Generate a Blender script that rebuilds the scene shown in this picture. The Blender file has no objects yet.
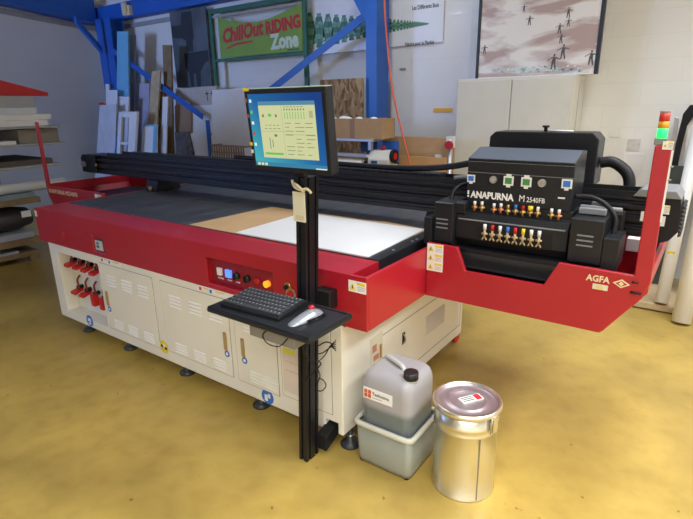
import bpy, bmesh, math, random
from mathutils import Vector, Matrix
random.seed(7)
S = bpy.context.scene
COL = S.collection

# ------------------------------------------------------------ camera
F_PX = 508.83
YAW, PIT, ROL = -0.6229, 0.297, -0.0161
CAM = Vector((1.1199, -1.7064, 1.6562))
Fw = Vector((math.sin(YAW)*math.cos(PIT), math.cos(YAW)*math.cos(PIT), -math.sin(PIT)))
R0 = Vector((math.cos(YAW), -math.sin(YAW), 0))
U0 = R0.cross(Fw)
Rt = R0*math.cos(ROL)+U0*math.sin(ROL)
Up = -R0*math.sin(ROL)+U0*math.cos(ROL)
cd = bpy.data.cameras.new('camera'); cam = bpy.data.objects.new('camera', cd); COL.objects.link(cam)
cam.matrix_world = Matrix(((Rt.x, Up.x, -Fw.x, CAM.x), (Rt.y, Up.y, -Fw.y, CAM.y), (Rt.z, Up.z, -Fw.z, CAM.z), (0, 0, 0, 1)))
cd.sensor_width = 36; cd.lens = F_PX*36/693; cd.clip_start = .05
S.camera = cam


def ray(u, v): return Fw + Rt*((u-346.5)/F_PX) - Up*((v-259.5)/F_PX)
def py(u, v, y):
    r = ray(u, v); return CAM + r*((y-CAM.y)/r.y)
def pz(u, v, z):
    r = ray(u, v); return CAM + r*((z-CAM.z)/r.z)
def pxx(u, v, x):
    r = ray(u, v); return CAM + r*((x-CAM.x)/r.x)

# ------------------------------------------------------------ materials
MATS = {}
def mat(name, col, rough=.5, metal=0, var=.08, scale=6, bump=0, bscale=60, coat=0, emis=None, estr=0, spec=.5, trans=0, alpha=1):
    if name in MATS: return MATS[name]
    m = bpy.data.materials.new(name); m.use_nodes = True
    n = m.node_tree.nodes; l = m.node_tree.links
    b = n['Principled BSDF']
    b.inputs['Roughness'].default_value = rough
    b.inputs['Metallic'].default_value = metal
    b.inputs['Specular IOR Level'].default_value = spec
    b.inputs['Coat Weight'].default_value = coat
    b.inputs['Transmission Weight'].default_value = trans
    b.inputs['Alpha'].default_value = alpha
    tc = n.new('ShaderNodeTexCoord')
    if var:
        no = n.new('ShaderNodeTexNoise'); no.inputs['Scale'].default_value = scale; no.inputs['Detail'].default_value = 5
        l.new(tc.outputs['Object'], no.inputs['Vector'])
        r = n.new('ShaderNodeValToRGB')
        c = Vector(col)
        r.color_ramp.elements[0].position = .3; r.color_ramp.elements[1].position = .7
        r.color_ramp.elements[0].color = (*(c*(1-var)), 1); r.color_ramp.elements[1].color = (*[min(1, x) for x in c*(1+var)], 1)
        l.new(no.outputs['Fac'], r.inputs['Fac']); l.new(r.outputs['Color'], b.inputs['Base Color'])
        mr = n.new('ShaderNodeMapRange'); mr.inputs['To Min'].default_value = max(0, rough-.06); mr.inputs['To Max'].default_value = min(1, rough+.06)
        l.new(no.outputs['Fac'], mr.inputs['Value']); l.new(mr.outputs['Result'], b.inputs['Roughness'])
    else:
        b.inputs['Base Color'].default_value = (*col, 1)
    if bump:
        nb = n.new('ShaderNodeTexNoise'); nb.inputs['Scale'].default_value = bscale; l.new(tc.outputs['Object'], nb.inputs['Vector'])
        bp = n.new('ShaderNodeBump'); bp.inputs['Strength'].default_value = bump; bp.inputs['Distance'].default_value = .01
        l.new(nb.outputs['Fac'], bp.inputs['Height']); l.new(bp.outputs['Normal'], b.inputs['Normal'])
    if emis:
        b.inputs['Emission Color'].default_value = (*emis, 1); b.inputs['Emission Strength'].default_value = estr
    MATS[name] = m
    return m

RED = mat('red_paint', (.40, .009, .022), .38, var=.06, scale=3, coat=.15)
RED2 = mat('red_plastic', (.55, .012, .012), .4)
CREAM = mat('cream_paint', (.80, .77, .66), .45, var=.03, scale=3)
CREAMD = mat('cream_louvre', (.66, .63, .52), .5, var=.02)
LINE = mat('panel_gap', (.30, .28, .23), .8, var=0)
BLK = mat('black_matte', (.010, .010, .012), .5, var=.15, spec=.3)
BLK2 = mat('black_satin', (.015, .016, .019), .36, var=.12, spec=.3)
ALU = mat('black_anodised', (.014, .014, .018), .34, metal=.3, var=.12)
HOODT = mat('hood_grey', (.075, .09, .12), .42, var=.05)
GREY = mat('grey_casting', (.20, .21, .22), .5)
STEEL = mat('steel', (.55, .55, .56), .3, metal=.9)
BRASS = mat('brass', (.62, .38, .12), .35, metal=.7)
COPPER = mat('copper_fitting', (.65, .25, .10), .35, metal=.6)
WHT = mat('white_plastic', (.78, .78, .76), .4, var=.02)
PAPER = mat('white_paper', (.80, .80, .78), .8, var=.03)
PAPERC = mat('cream_paper', (.66, .64, .48), .8, var=.04)
TAPE = mat('masking_tape', (.60, .52, .33), .7)
YEL = mat('yellow_print', (.80, .62, .03), .6, var=.03)
LETW = mat('white_lettering', (.85, .85, .83), .5, var=0)
LETC = mat('cream_lettering', (.75, .66, .42), .5, var=0)
LETK = mat('black_lettering', (.02, .02, .025), .6, var=0)
LETR = mat('red_lettering', (.55, .02, .03), .6, var=0)
LETB = mat('blue_print', (.03, .16, .55), .5, var=0)
LETG = mat('green_print', (.05, .25, .06), .5, var=0)
BLUE = mat('blue_steel_paint', (.014, .115, .50), .4, var=.08, scale=2)
LBLUE = mat('light_blue_foam', (.16, .45, .68), .7, var=.06)
GREENF = mat('green_frame_paint', (.03, .14, .09), .5)
WOOD = mat('pale_timber', (.50, .38, .22), .7, var=.15, scale=9)
WOODD = mat('brown_timber', (.24, .16, .08), .7, var=.2, scale=9)
CARD = mat('cardboard', (.50, .32, .17), .8, var=.06, scale=12)
CARD2 = mat('tan_board', (.56, .36, .18), .75, var=.07, scale=5)
PANELW = mat('white_panel', (.76, .77, .80), .55, var=.03)
PANELG = mat('grey_panel', (.36, .38, .43), .6, var=.06)
DARKG = mat('dark_green_sheet', (.035, .045, .04), .35, var=.2)
ALUS = mat('bare_aluminium', (.62, .63, .65), .35, metal=.7)
CUP = mat('beige_enamel', (.68, .67, .60), .5, var=.03)
PIPEG = mat('grey_conduit', (.35, .35, .36), .5)

def brickwall(name, col, axis):
    m = bpy.data.materials.new(name); m.use_nodes = True
    n = m.node_tree.nodes; l = m.node_tree.links; b = n['Principled BSDF']
    tc = n.new('ShaderNodeTexCoord'); sp = n.new('ShaderNodeSeparateXYZ'); cb = n.new('ShaderNodeCombineXYZ')
    l.new(tc.outputs['Object'], sp.inputs[0]); l.new(sp.outputs[axis], cb.inputs[0]); l.new(sp.outputs[2], cb.inputs[1])
    br = n.new('ShaderNodeTexBrick'); l.new(cb.outputs[0], br.inputs['Vector'])
    br.inputs['Scale'].default_value = 1; br.inputs['Brick Width'].default_value = .6; br.inputs['Row Height'].default_value = .2
    br.inputs['Mortar Size'].default_value = .005; br.inputs['Mortar Smooth'].default_value = .5; br.inputs['Bias'].default_value = 0
    c = Vector(col)
    br.inputs['Color1'].default_value = (*c, 1); br.inputs['Color2'].default_value = (*(c*.975), 1); br.inputs['Mortar'].default_value = (*(c*.94), 1)
    no = n.new('ShaderNodeTexNoise'); no.inputs['Scale'].default_value = 1.3; l.new(tc.outputs['Object'], no.inputs['Vector'])
    mx = n.new('ShaderNodeMix'); mx.data_type = 'RGBA'; mx.blend_type = 'MULTIPLY'; mx.inputs[0].default_value = .04
    l.new(br.outputs['Color'], mx.inputs[6]); l.new(no.outputs['Color'], mx.inputs[7]); l.new(mx.outputs[2], b.inputs['Base Color'])
    bp = n.new('ShaderNodeBump'); bp.inputs['Strength'].default_value = .18; bp.inputs['Distance'].default_value = .006; bp.invert = True
    l.new(br.outputs['Fac'], bp.inputs['Height']); l.new(bp.outputs['Normal'], b.inputs['Normal'])
    b.inputs['Roughness'].default_value = .6
    return m

def floormat():
    m = bpy.data.materials.new('ochre_floor'); m.use_nodes = True
    n = m.node_tree.nodes; l = m.node_tree.links; b = n['Principled BSDF']
    tc = n.new('ShaderNodeTexCoord')
    n1 = n.new('ShaderNodeTexNoise'); n1.inputs['Scale'].default_value = 2.2; n1.inputs['Detail'].default_value = 8; n1.inputs['Roughness'].default_value = .65
    n2 = n.new('ShaderNodeTexNoise'); n2.inputs['Scale'].default_value = 9; n2.inputs['Detail'].default_value = 6
    n3 = n.new('ShaderNodeTexNoise'); n3.inputs['Scale'].default_value = 22; n3.inputs['Detail'].default_value = 2
    for q in (n1, n2, n3): l.new(tc.outputs['Object'], q.inputs['Vector'])
    r1 = n.new('ShaderNodeValToRGB'); e = r1.color_ramp.elements
    e[0].position = .3; e[0].color = (.43, .295, .068, 1); e[1].position = .7; e[1].color = (.54, .375, .088, 1)
    l.new(n1.outputs['Fac'], r1.inputs['Fac'])
    r2 = n.new('ShaderNodeValToRGB'); e = r2.color_ramp.elements
    e[0].position = .25; e[0].color = (.87, .85, .80, 1); e[1].position = .55; e[1].color = (1, 1, 1, 1)
    l.new(n2.outputs['Fac'], r2.inputs['Fac'])
    r3 = n.new('ShaderNodeValToRGB'); e = r3.color_ramp.elements
    e[0].position = .235; e[0].color = (.35, .3, .25, 1); e[1].position = .27; e[1].color = (1, 1, 1, 1)
    l.new(n3.outputs['Fac'], r3.inputs['Fac'])
    a = n.new('ShaderNodeMix'); a.data_type = 'RGBA'; a.blend_type = 'MULTIPLY'; a.inputs[0].default_value = 1
    l.new(r1.outputs[0], a.inputs[6]); l.new(r2.outputs[0], a.inputs[7])
    c = n.new('ShaderNodeMix'); c.data_type = 'RGBA'; c.blend_type = 'MULTIPLY'; c.inputs[0].default_value = .7
    l.new(a.outputs[2], c.inputs[6]); l.new(r3.outputs[0], c.inputs[7]); l.new(c.outputs[2], b.inputs['Base Color'])
    n4 = n.new('ShaderNodeTexNoise'); n4.inputs['Scale'].default_value = .9; n4.inputs['Detail'].default_value = 4; l.new(tc.outputs['Object'], n4.inputs['Vector'])
    r4 = n.new('ShaderNodeValToRGB'); e = r4.color_ramp.elements
    e[0].position = .36; e[0].color = (.70, .70, .76, 1); e[1].position = .50; e[1].color = (1, 1, 1, 1)
    l.new(n4.outputs['Fac'], r4.inputs['Fac'])
    d = n.new('ShaderNodeMix'); d.data_type = 'RGBA'; d.blend_type = 'MULTIPLY'; d.inputs[0].default_value = .8
    l.new(c.outputs[2], d.inputs[6]); l.new(r4.outputs[0], d.inputs[7]); l.new(d.outputs[2], b.inputs['Base Color'])
    mr = n.new('ShaderNodeMapRange'); mr.inputs['To Min'].default_value = .25; mr.inputs['To Max'].default_value = .5
    l.new(n1.outputs['Fac'], mr.inputs['Value']); l.new(mr.outputs['Result'], b.inputs['Roughness'])
    bp = n.new('ShaderNodeBump'); bp.inputs['Strength'].default_value = .12; bp.inputs['Distance'].default_value = .01
    l.new(n2.outputs['Fac'], bp.inputs['Height']); l.new(bp.outputs['Normal'], b.inputs['Normal'])
    return m

def osbmat():
    m = bpy.data.materials.new('strand_board'); m.use_nodes = True
    n = m.node_tree.nodes; l = m.node_tree.links; b = n['Principled BSDF']
    tc = n.new('ShaderNodeTexCoord'); mp = n.new('ShaderNodeMapping'); mp.inputs['Scale'].default_value = (1, 1, .45)
    v = n.new('ShaderNodeTexVoronoi'); v.inputs['Scale'].default_value = 30
    l.new(tc.outputs['Object'], mp.inputs[0]); l.new(mp.outputs[0], v.inputs['Vector'])
    r = n.new('ShaderNodeValToRGB'); e = r.color_ramp.elements
    e[0].position = .1; e[0].color = (.16, .09, .04, 1); e[1].position = .9; e[1].color = (.46, .31, .17, 1)
    sp = n.new('ShaderNodeSeparateColor'); l.new(v.outputs['Color'], sp.inputs[0]); l.new(sp.outputs[0], r.inputs['Fac']); l.new(r.outputs[0], b.inputs['Base Color'])
    b.inputs['Roughness'].default_value = .75
    return m
OSB = osbmat()

def bedmat():
    m = bpy.data.materials.new('vacuum_bed'); m.use_nodes = True
    n = m.node_tree.nodes; l = m.node_tree.links; b = n['Principled BSDF']
    tc = n.new('ShaderNodeTexCoord'); no = n.new('ShaderNodeTexNoise'); no.inputs['Scale'].default_value = 5; no.inputs['Detail'].default_value = 8
    mp = n.new('ShaderNodeMapping'); mp.inputs['Scale'].default_value = (3, .6, 1)
    l.new(tc.outputs['Object'], mp.inputs[0]); l.new(mp.outputs[0], no.inputs['Vector'])
    r = n.new('ShaderNodeValToRGB'); e = r.color_ramp.elements
    e[0].position = .3; e[0].color = (.026, .028, .034, 1); e[1].position = .75; e[1].color = (.07, .076, .09, 1)
    l.new(no.outputs['Fac'], r.inputs['Fac'])
    br = n.new('ShaderNodeTexBrick'); br.inputs['Scale'].default_value = 1; br.inputs['Brick Width'].default_value = .5; br.inputs['Row Height'].default_value = .15; br.inputs['Mortar Size'].default_value = .002
    br.inputs['Color1'].default_value = br.inputs['Color2'].default_value = (1, 1, 1, 1); br.inputs['Mortar'].default_value = (.3, .3, .3, 1)
    l.new(tc.outputs['Object'], br.inputs['Vector'])
    a = n.new('ShaderNodeMix'); a.data_type = 'RGBA'; a.blend_type = 'MULTIPLY'; a.inputs[0].default_value = 1
    l.new(r.outputs[0], a.inputs[6]); l.new(br.outputs['Color'], a.inputs[7]); l.new(a.outputs[2], b.inputs['Base Color'])
    b.inputs['Roughness'].default_value = .5
    return m
BED = bedmat()

# ------------------------------------------------------------ mesh builder
class MB:
    def __init__(s): s.bm = bmesh.new(); s.ms = []
    def mi(s, m):
        if m is None: return 0
        if m not in s.ms: s.ms.append(m)
        return s.ms.index(m)
    def _faces(s, vs, idx, m, smooth=False, M=None):
        if M is not None: vs = [M @ Vector(v) for v in vs]
        bv = [s.bm.verts.new(v) for v in vs]; k = s.mi(m)
        for f in idx:
            try:
                fc = s.bm.faces.new([bv[i] for i in f]); fc.material_index = k; fc.smooth = smooth
            except ValueError: pass
        return s
    def box(s, x0, x1, y0, y1, z0, z1, m=None, M=None):
        vs = [(x, y, z) for z in (z0, z1) for y in (y0, y1) for x in (x0, x1)]
        return s._faces(vs, [(0, 2, 3, 1), (4, 5, 7, 6), (0, 1, 5, 4), (2, 6, 7, 3), (0, 4, 6, 2), (1, 3, 7, 5)], m, M=M)
    def prism(s, pts, ax, a, b, m=None, M=None):
        # pts 2D in the other two axes (x:(y,z)  y:(x,z)  z:(x,y))
        def mk(p, t): return {'x': (t, p[0], p[1]), 'y': (p[0], t, p[1]), 'z': (p[0], p[1], t)}[ax]
        n = len(pts); vs = [mk(p, a) for p in pts]+[mk(p, b) for p in pts]
        idx = [tuple(range(n))[::-1], tuple(range(n, 2*n))]+[(i, (i+1) % n, n+(i+1) % n, n+i) for i in range(n)]
        s._faces(vs, idx, m, M=M)
        return s
    def cyl(s, p0, p1, r0, r1=None, m=None, seg=20, M=None, smooth=True):
        r1 = r0 if r1 is None else r1
        p0 = Vector(p0); p1 = Vector(p1); d = (p1-p0).normalized()
        a = d.orthogonal().normalized(); b = d.cross(a)
        vs = []
        for p, r in ((p0, r0), (p1, r1)):
            for i in range(seg):
                t = 2*math.pi*i/seg; vs.append(p+a*r*math.cos(t)+b*r*math.sin(t))
        if M is not None: vs = [M @ v for v in vs]
        bv = [s.bm.verts.new(v) for v in vs]; k = s.mi(m)
        for i in range(seg):
            f = s.bm.faces.new([bv[i], bv[(i+1) % seg], bv[seg+(i+1) % seg], bv[seg+i]]); f.smooth = smooth; f.material_index = k
        for q in (bv[:seg][::-1], bv[seg:]):
            f = s.bm.faces.new(q); f.material_index = k
        return s
    def tube(s, pts, r, m=None, seg=10, sub=6):
        P = [Vector(p) for p in pts]
        if len(P) > 2 and sub > 1:
            Q = []
            for i in range(len(P)-1):
                a = P[max(i-1, 0)]; b = P[i]; c = P[i+1]; d = P[min(i+2, len(P)-1)]
                for j in range(sub):
                    t = j/sub; Q.append(.5*((2*b)+(c-a)*t+(2*a-5*b+4*c-d)*t*t+(-a+3*b-3*c+d)*t**3))
            Q.append(P[-1]); P = Q
        k = s.mi(m); prev = None; nrm = None
        rings = []
        for i, p in enumerate(P):
            d = (P[min(i+1, len(P)-1)]-P[max(i-1, 0)]).normalized()
            if nrm is None: nrm = d.orthogonal().normalized()
            nrm = (nrm-d*nrm.dot(d)).normalized(); b = d.cross(nrm)
            rings.append([s.bm.verts.new(p+nrm*r*math.cos(2*math.pi*j/seg)+b*r*math.sin(2*math.pi*j/seg)) for j in range(seg)])
        for A, B in zip(rings, rings[1:]):
            for j in range(seg):
                f = s.bm.faces.new([A[j], A[(j+1) % seg], B[(j+1) % seg], B[j]]); f.smooth = True; f.material_index = k
        for q in (rings[0][::-1], rings[-1]):
            f = s.bm.faces.new(q); f.material_index = k
        return s
    def lathe(s, c, prof, m=None, seg=40, M=None):
        k = s.mi(m); rings = []
        for r, z in prof:
            if r < 1e-5:
                v = Vector((c[0], c[1], c[2]+z)); rings.append([s.bm.verts.new(M @ v if M is not None else v)])
            else:
                rr = []
                for j in range(seg):
                    v = Vector((c[0]+r*math.cos(2*math.pi*j/seg), c[1]+r*math.sin(2*math.pi*j/seg), c[2]+z))
                    rr.append(s.bm.verts.new(M @ v if M is not None else v))
                rings.append(rr)
        for A, B in zip(rings, rings[1:]):
            for j in range(seg):
                jj = (j+1) % seg
                if len(A) == 1 and len(B) == 1: continue
                if len(A) == 1: q = [A[0], B[jj], B[j]]
                elif len(B) == 1: q = [A[j], A[jj], B[0]]
                else: q = [A[j], A[jj], B[jj], B[j]]
                f = s.bm.faces.new(q); f.smooth = True; f.material_index = k
        return s
    def sphere(s, c, r, m=None, sc=(1, 1, 1), seg=20, M=None):
        prof = [(r*math.sin(math.pi*i/12), -r*math.cos(math.pi*i/12)) for i in range(13)]
        T = Matrix.Translation(Vector(c)) @ Matrix.Diagonal((*sc, 1))
        if M is not None: T = M @ T
        return s.lathe((0, 0, 0), [(abs(a) if abs(a) > 1e-6 else 0, b) for a, b in prof], m, seg, M=T)
    def text(s, body, size, loc, xd, up, m, depth=.002, ax='LEFT', sx=1, shear=0, bold=0, fit=None):
        cu = bpy.data.curves.new('t', 'FONT'); cu.body = body; cu.size = size; cu.extrude = depth/2; cu.align_x = ax; cu.shear = shear
        cu.resolution_u = 2; cu.offset = bold
        o = bpy.data.objects.new('t', cu); COL.objects.link(o)
        dg = bpy.context.evaluated_depsgraph_get(); me = bpy.data.meshes.new_from_object(o.evaluated_get(dg))
        xd = Vector(xd).normalized(); up = Vector(up); nz = xd.cross(up).normalized(); up = nz.cross(xd).normalized()
        L = Vector(loc); k = s.mi(m)
        if fit:
            xs = [v.co.x for v in me.vertices]; sx = fit/(max(xs)-min(xs))
        bv = [s.bm.verts.new(L+xd*(v.co.x*sx)+up*v.co.y+nz*v.co.z) for v in me.vertices]
        for p in me.polygons:
            try:
                f = s.bm.faces.new([bv[i] for i in p.vertices]); f.material_index = k
            except ValueError: pass
        bpy.data.objects.remove(o); bpy.data.curves.remove(cu); bpy.data.meshes.remove(me)
        return s

WL = {}
def wloc(o): return WL.get(o.name, Vector((0, 0, 0))) if o else Vector((0, 0, 0))
def part(name, mb, m=None, parent=None, bevel=0, label=None, seg=2):
    bm = mb.bm
    bmesh.ops.recalc_face_normals(bm, faces=bm.faces)
    co = [v.co for v in bm.verts]
    lo = Vector((min(c[i] for c in co) for i in range(3))); hi = Vector((max(c[i] for c in co) for i in range(3)))
    c = Vector(((lo.x+hi.x)/2, (lo.y+hi.y)/2, lo.z))
    for v in bm.verts: v.co = v.co-c
    me = bpy.data.meshes.new(name); bm.to_mesh(me); bm.free()
    if mb.ms:
        for q in mb.ms: me.materials.append(q)
    else: me.materials.append(m)
    o = bpy.data.objects.new(name, me); COL.objects.link(o)
    o.location = c-wloc(parent)
    if parent: o.parent = parent
    WL[o.name] = c
    if bevel:
        b = o.modifiers.new('bevel', 'BEVEL'); b.width = bevel; b.segments = seg; b.limit_method = 'ANGLE'; b.angle_limit = math.radians(35)
        b.harden_normals = False
    if label: o['label'] = label
    return o
def thing(name, loc, label, cat, group=None):
    o = bpy.data.objects.new(name, None); COL.objects.link(o); o.location = Vector(loc); WL[o.name] = Vector(loc)
    o.empty_display_size = .1
    o['label'] = label; o['category'] = cat
    if group: o['group'] = group
    return o
def tag(o, label, cat, group=None):
    o['label'] = label; o['category'] = cat
    if group: o['group'] = group
    return o
def struct(name, mb, m, bevel=0):
    o = part(name, mb, m, None, bevel); o['kind'] = 'structure'; return o
def cut(mb, boxes, m):
    # boolean-subtract boxes from the builder's mesh
    bmesh.ops.recalc_face_normals(mb.bm, faces=mb.bm.faces)
    me = bpy.data.meshes.new('a'); mb.bm.to_mesh(me); o = bpy.data.objects.new('a', me); COL.objects.link(o)
    me.materials.append(m); tmp = []
    for bx in boxes:
        c = MB(); c.box(*bx); bmesh.ops.recalc_face_normals(c.bm, faces=c.bm.faces)
        cm = bpy.data.meshes.new('c'); c.bm.to_mesh(cm); c.bm.free()
        co = bpy.data.objects.new('c', cm); COL.objects.link(co); tmp.append(co)
        md = o.modifiers.new('b', 'BOOLEAN'); md.operation = 'DIFFERENCE'; md.object = co; md.solver = 'EXACT'
    dg = bpy.context.evaluated_depsgraph_get(); r = bpy.data.meshes.new_from_object(o.evaluated_get(dg))
    out = MB(); out.bm.from_mesh(r)
    for f in out.bm.faces: f.material_index = 0
    for t in tmp+[o]: bpy.data.objects.remove(t)
    mb.bm.free()
    return out

X = Vector((1, 0, 0)); Y = Vector((0, 1, 0)); Z = Vector((0, 0, 1))

# ------------------------------------------------------------ setting
WY, WX = 3.85, -8.25
RX, FY, CH = 5.0, -6.0, 4.3
struct('floor', MB().box(WX-.2, RX+.2, FY-.2, WY+.2, -.1, 0), floormat())
struct('wall_back', MB().box(WX, RX, WY, WY+.15, 0, CH), brickwall('white_block_back', (.83, .825, .79), 0))
struct('wall_left', MB().box(WX-.15, WX, FY, WY, 0, CH), brickwall('white_block_left', (.74, .76, .78), 1))
struct('wall_right', MB().box(RX, RX+.15, FY, WY, 0, CH), MATS['white_panel'])
struct('wall_front', MB().box(WX, RX, FY-.15, FY, 0, CH), MATS['white_panel'])
struct('ceiling', MB().box(WX-.15, RX+.15, FY-.15, WY+.15, CH, CH+.12), mat('ceiling_sheet', (.35, .36, .38), .8))
# ribbed sectional door behind the banner, glossy white
dm = MB()
for i in range(7):
    z = .02+i*.42
    dm.box(-2.14, -1.17, 3.79, 3.845, z, z+.4195)
DOORM = mat('glossy_white_door', (.80, .81, .84), .13, var=.02, scale=2, coat=.5)
d1 = part('door_1', dm, DOORM, None); d1['kind'] = 'structure'
part('door_slot', MB().box(-2.02, -1.94, 3.782, 3.79, 2.02, 2.04, LINE), LINE, d1)
dmf = MB().box(-1.165, -1.06, 3.76, 3.848, 0, 4.2)
struct('trim_1', dmf, mat('door_frame_white', (.70, .72, .75), .35), .004)

# blue steel: eave beam, rafter, columns, braces
def ibeam_v(x0, x1, y0, y1, z0, z1):
    mb = MB(); t = .02
    mb.box(x0, x1, y0, y0+t, z0, z1); mb.box(x0, x1, y1-t, y1, z0, z1); mb.box((x0+x1)/2-t/2, (x0+x1)/2+t/2, y0, y1, z0, z1)
    return mb
struct('trim_2', MB().box(WX+.01, 4.9, 3.66, 3.84, 3.06, 3.30), BLUE, .006)                      # eave beam
struct('trim_3', MB().prism([(-6, 3.98), (3.62, 3.05), (3.62, 3.42), (-6, 4.25)], 'x', WX+.02, WX+.34), BLUE, .01)   # rafter on the gable
struct('trim_4', MB().prism([(-6, 3.72), (3.8, 2.95), (3.8, 3.03), (-6, 3.80)], 'x', WX+.005, WX+.06), PIPEG, .004)  # rail below the rafter
struct('trim_5', MB().box(WX+.34, 4.9, 3.80, 3.845, 2.94, 3.00), PIPEG, .004)
cl0 = py(100.5, 60, 3.42).x; cl1 = py(115, 60, 3.42).x; clm = (cl0+cl1)/2
c1 = ibeam_v(cl0, cl1, 3.42, 3.66, 0, 3.06)
kA = pxx(75, 20, clm); kB = pxx(101, 50, clm)
c1.prism([(kB.y, kB.z-.05), (kB.y, kB.z+.05), (kA.y, kA.z+.05), (kA.y, kA.z-.05)], 'x', clm-.04, clm+.04)
struct('trim_6', c1, BLUE)
c2 = MB()
c2.box(-2.235, -2.095, 3.40, 3.415, 0, 4.2).box(-2.235, -2.095, 3.645, 3.66, 0, 4.2).box(-2.17, -2.16, 3.415, 3.645, 0, 4.2).box(-2.103, -2.097, 3.415, 3.645, 0, 4.2)
c2.prism([(-2.236, 2.45), (-2.236, 2.95), (-2.55, 2.95), (-2.40, 2.70)], 'y', 3.46, 3.54)
struct('trim_7', c2, BLUE)
def bar(a, b, w, t):
    a = Vector(a); b = Vector(b); d = b-a; L = d.length; d.normalize()
    n = Vector((0, 1, 0)); s_ = d.cross(n).normalized()
    M = Matrix(((d.x, n.x, s_.x, a.x), (d.y, n.y, s_.y, a.y), (d.z, n.z, s_.z, a.z), (0, 0, 0, 1)))
    return MB().box(0, L, -t/2, t/2, -w/2, w/2, None, M)
struct('trim_8', bar(py(366, 15, 3.52), py(212, 136, 3.52), .085, .012), BLUE)
struct('trim_9', bar(py(112, 50, 3.402), py(203, 117, 3.402), .085, .010), BLUE)
q_ = py(208.3, 120, 3.41)
b1 = MB().box(q_.x-.04, q_.x+.045, 3.385, 3.395, 0, q_.z)
struct('trim_10', b1, BLUE, .004)
struct('trim_11', MB().box(-7.10, -6.90, 3.60, 3.659, 3.08, 3.22).box(-7.05, -6.95, 3.56, 3.60, 3.10, 3.26), mat('cream_lamp', (.75, .66, .45), .5))

# ------------------------------------------------------------ flatbed printer
P = thing('flatbed_printer', (-1.5, .7, 0), 'large red and cream flatbed printer with black gantry, filling the middle of the workshop', 'printer')
L_, ZB, ZT = -3.0, .693, .946
# red table frame
fm = MB().box(L_, 0, 0, .0175, ZB, ZT)
fm = cut(fm, [(-1.050, -.555, -.05, .035, .725, .872), (-2.225, -2.085, -.05, .012, .728, .846)], RED)
frame = part('table_frame', fm, RED, P, .005)
dk = cut(MB().box(L_+.0005, -.088, .0176, .235, ZB, ZT-.0005), [(-1.050, -.555, -.05, .035, .725, .872)], RED)
part('front_deck', dk, RED, P)
part('groove_floor', MB().box(-.0879, -.0215, .0176, .235, .76, .83), RED, P)
part('side_panel', MB().prism([(.0177, ZB), (1.95, ZB), (1.95, ZT), (.0177, ZT)], 'x', -.021, -.0005), RED, P, .005)
part('side_panel', MB().box(L_, L_+.05, .235, 1.95, ZB, ZT), RED, P, .005)
part('rear_panel', MB().box(L_+.05, -.021, 1.90, 1.95, ZB, ZT+.02), RED, P, .005)
part('bed', MB().box(-2.945, -.162, .236, 1.90, .80, ZT+.004), BED, P, .002)
rl = MB().box(-.161, -.090, .236, 1.88, .80, ZT+.006)
rail = part('bed_rail', rl, BLK2, P, .003)
for y in (.42, .62, .67, 1.0): part('bolt', MB().cyl((-.118, y, ZT+.006), (-.118, y, ZT+.009), .008, None, STEEL, 12), STEEL, rail)
part('bed_channel', MB().box(-.089, -.022, .236, 1.88, .74, .80), BLK, P)
# display window on the left of the front
part('display', MB().box(-2.190, -2.090, .002, .012, .735, .815, mat('lcd_bezel', (.05, .05, .055), .4)).box(-2.184, -2.096, -.002, .003, .742, .808, mat('lcd_grey', (.50, .52, .52), .4)).text('0.0\n0.0', .024, (-2.165, -.003, .783), X, Z, LETK), None, P)
part('crest', MB().lathe((0, 0, 0), [(.020, -.002), (.020, .003), (.026, .003), (.026, -.002)], RED2, 24, M=Matrix.Translation((-2.606, -.001, .785)) @ Matrix.Rotation(math.pi/2, 4, 'X')).box(-2.616, -2.596, -.003, .0, .77, .80, RED2), RED2, P)
# control panel inside its recess
cp = part('control_panel', MB().box(-1.048, -.557, .030, .0345, .727, .870), mat('panel_dark_red', (.26, .008, .020), .5), P)
part('rocker_switch', MB().box(-.990, -.955, .018, .030, .775, .818, WHT), WHT, cp, .002)
part('lit_button', MB().box(-.922, -.880, .016, .030, .775, .818, mat('blue_lamp', (.1, .3, .9), .4, var=0, emis=(.08, .22, 1), estr=1.0)), None, cp, .002)
for x in (-.838, -.759):
    part('selector_knob', MB().cyl((x, .030, .796), (x, .006, .796), .019, .017, mat('knob_green_black', (.012, .03, .02), .4)).box(x-.004, x+.004, -.002, .008, .78, .812, BLK), None, cp)
part('push_button', MB().cyl((-.681, .030, .798), (-.681, .012, .798), .014, None, RED2).cyl((-.700, .03, .798), (-.700, .02, .798), .006, None, COPPER), None, cp)
part('lit_button', MB().cyl((-.615, .030, .795), (-.615, .008, .795), .017, None, mat('amber_lamp', (.9, .4, .02), .4, var=0, emis=(1, .33, .02), estr=1.0)), None, cp)
lb = MB()
for x, t in ((-.972, 'POWER'), (-.902, 'START'), (-.838, 'PUMP')):
    lb.text(t, .013, (x, .0295, .752), X, Z, LETW, .001, 'CENTER')
part('lettering', lb, LETW, cp)
ks = part('key_switch', MB().cyl((-.452, 0, .822), (-.452, -.012, .822), .022, .019, BRASS).cyl((-.452, -.016, .822), (-.452, -.024, .822), .012, None, BLK), None, P)
part('emergency_ring', MB().cyl((-.436, 0, .785), (-.436, -.006, .785), .030, None, STEEL).cyl((-.436, -.006, .785), (-.436, -.014, .785), .018, None, RED2), None, P)

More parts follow.
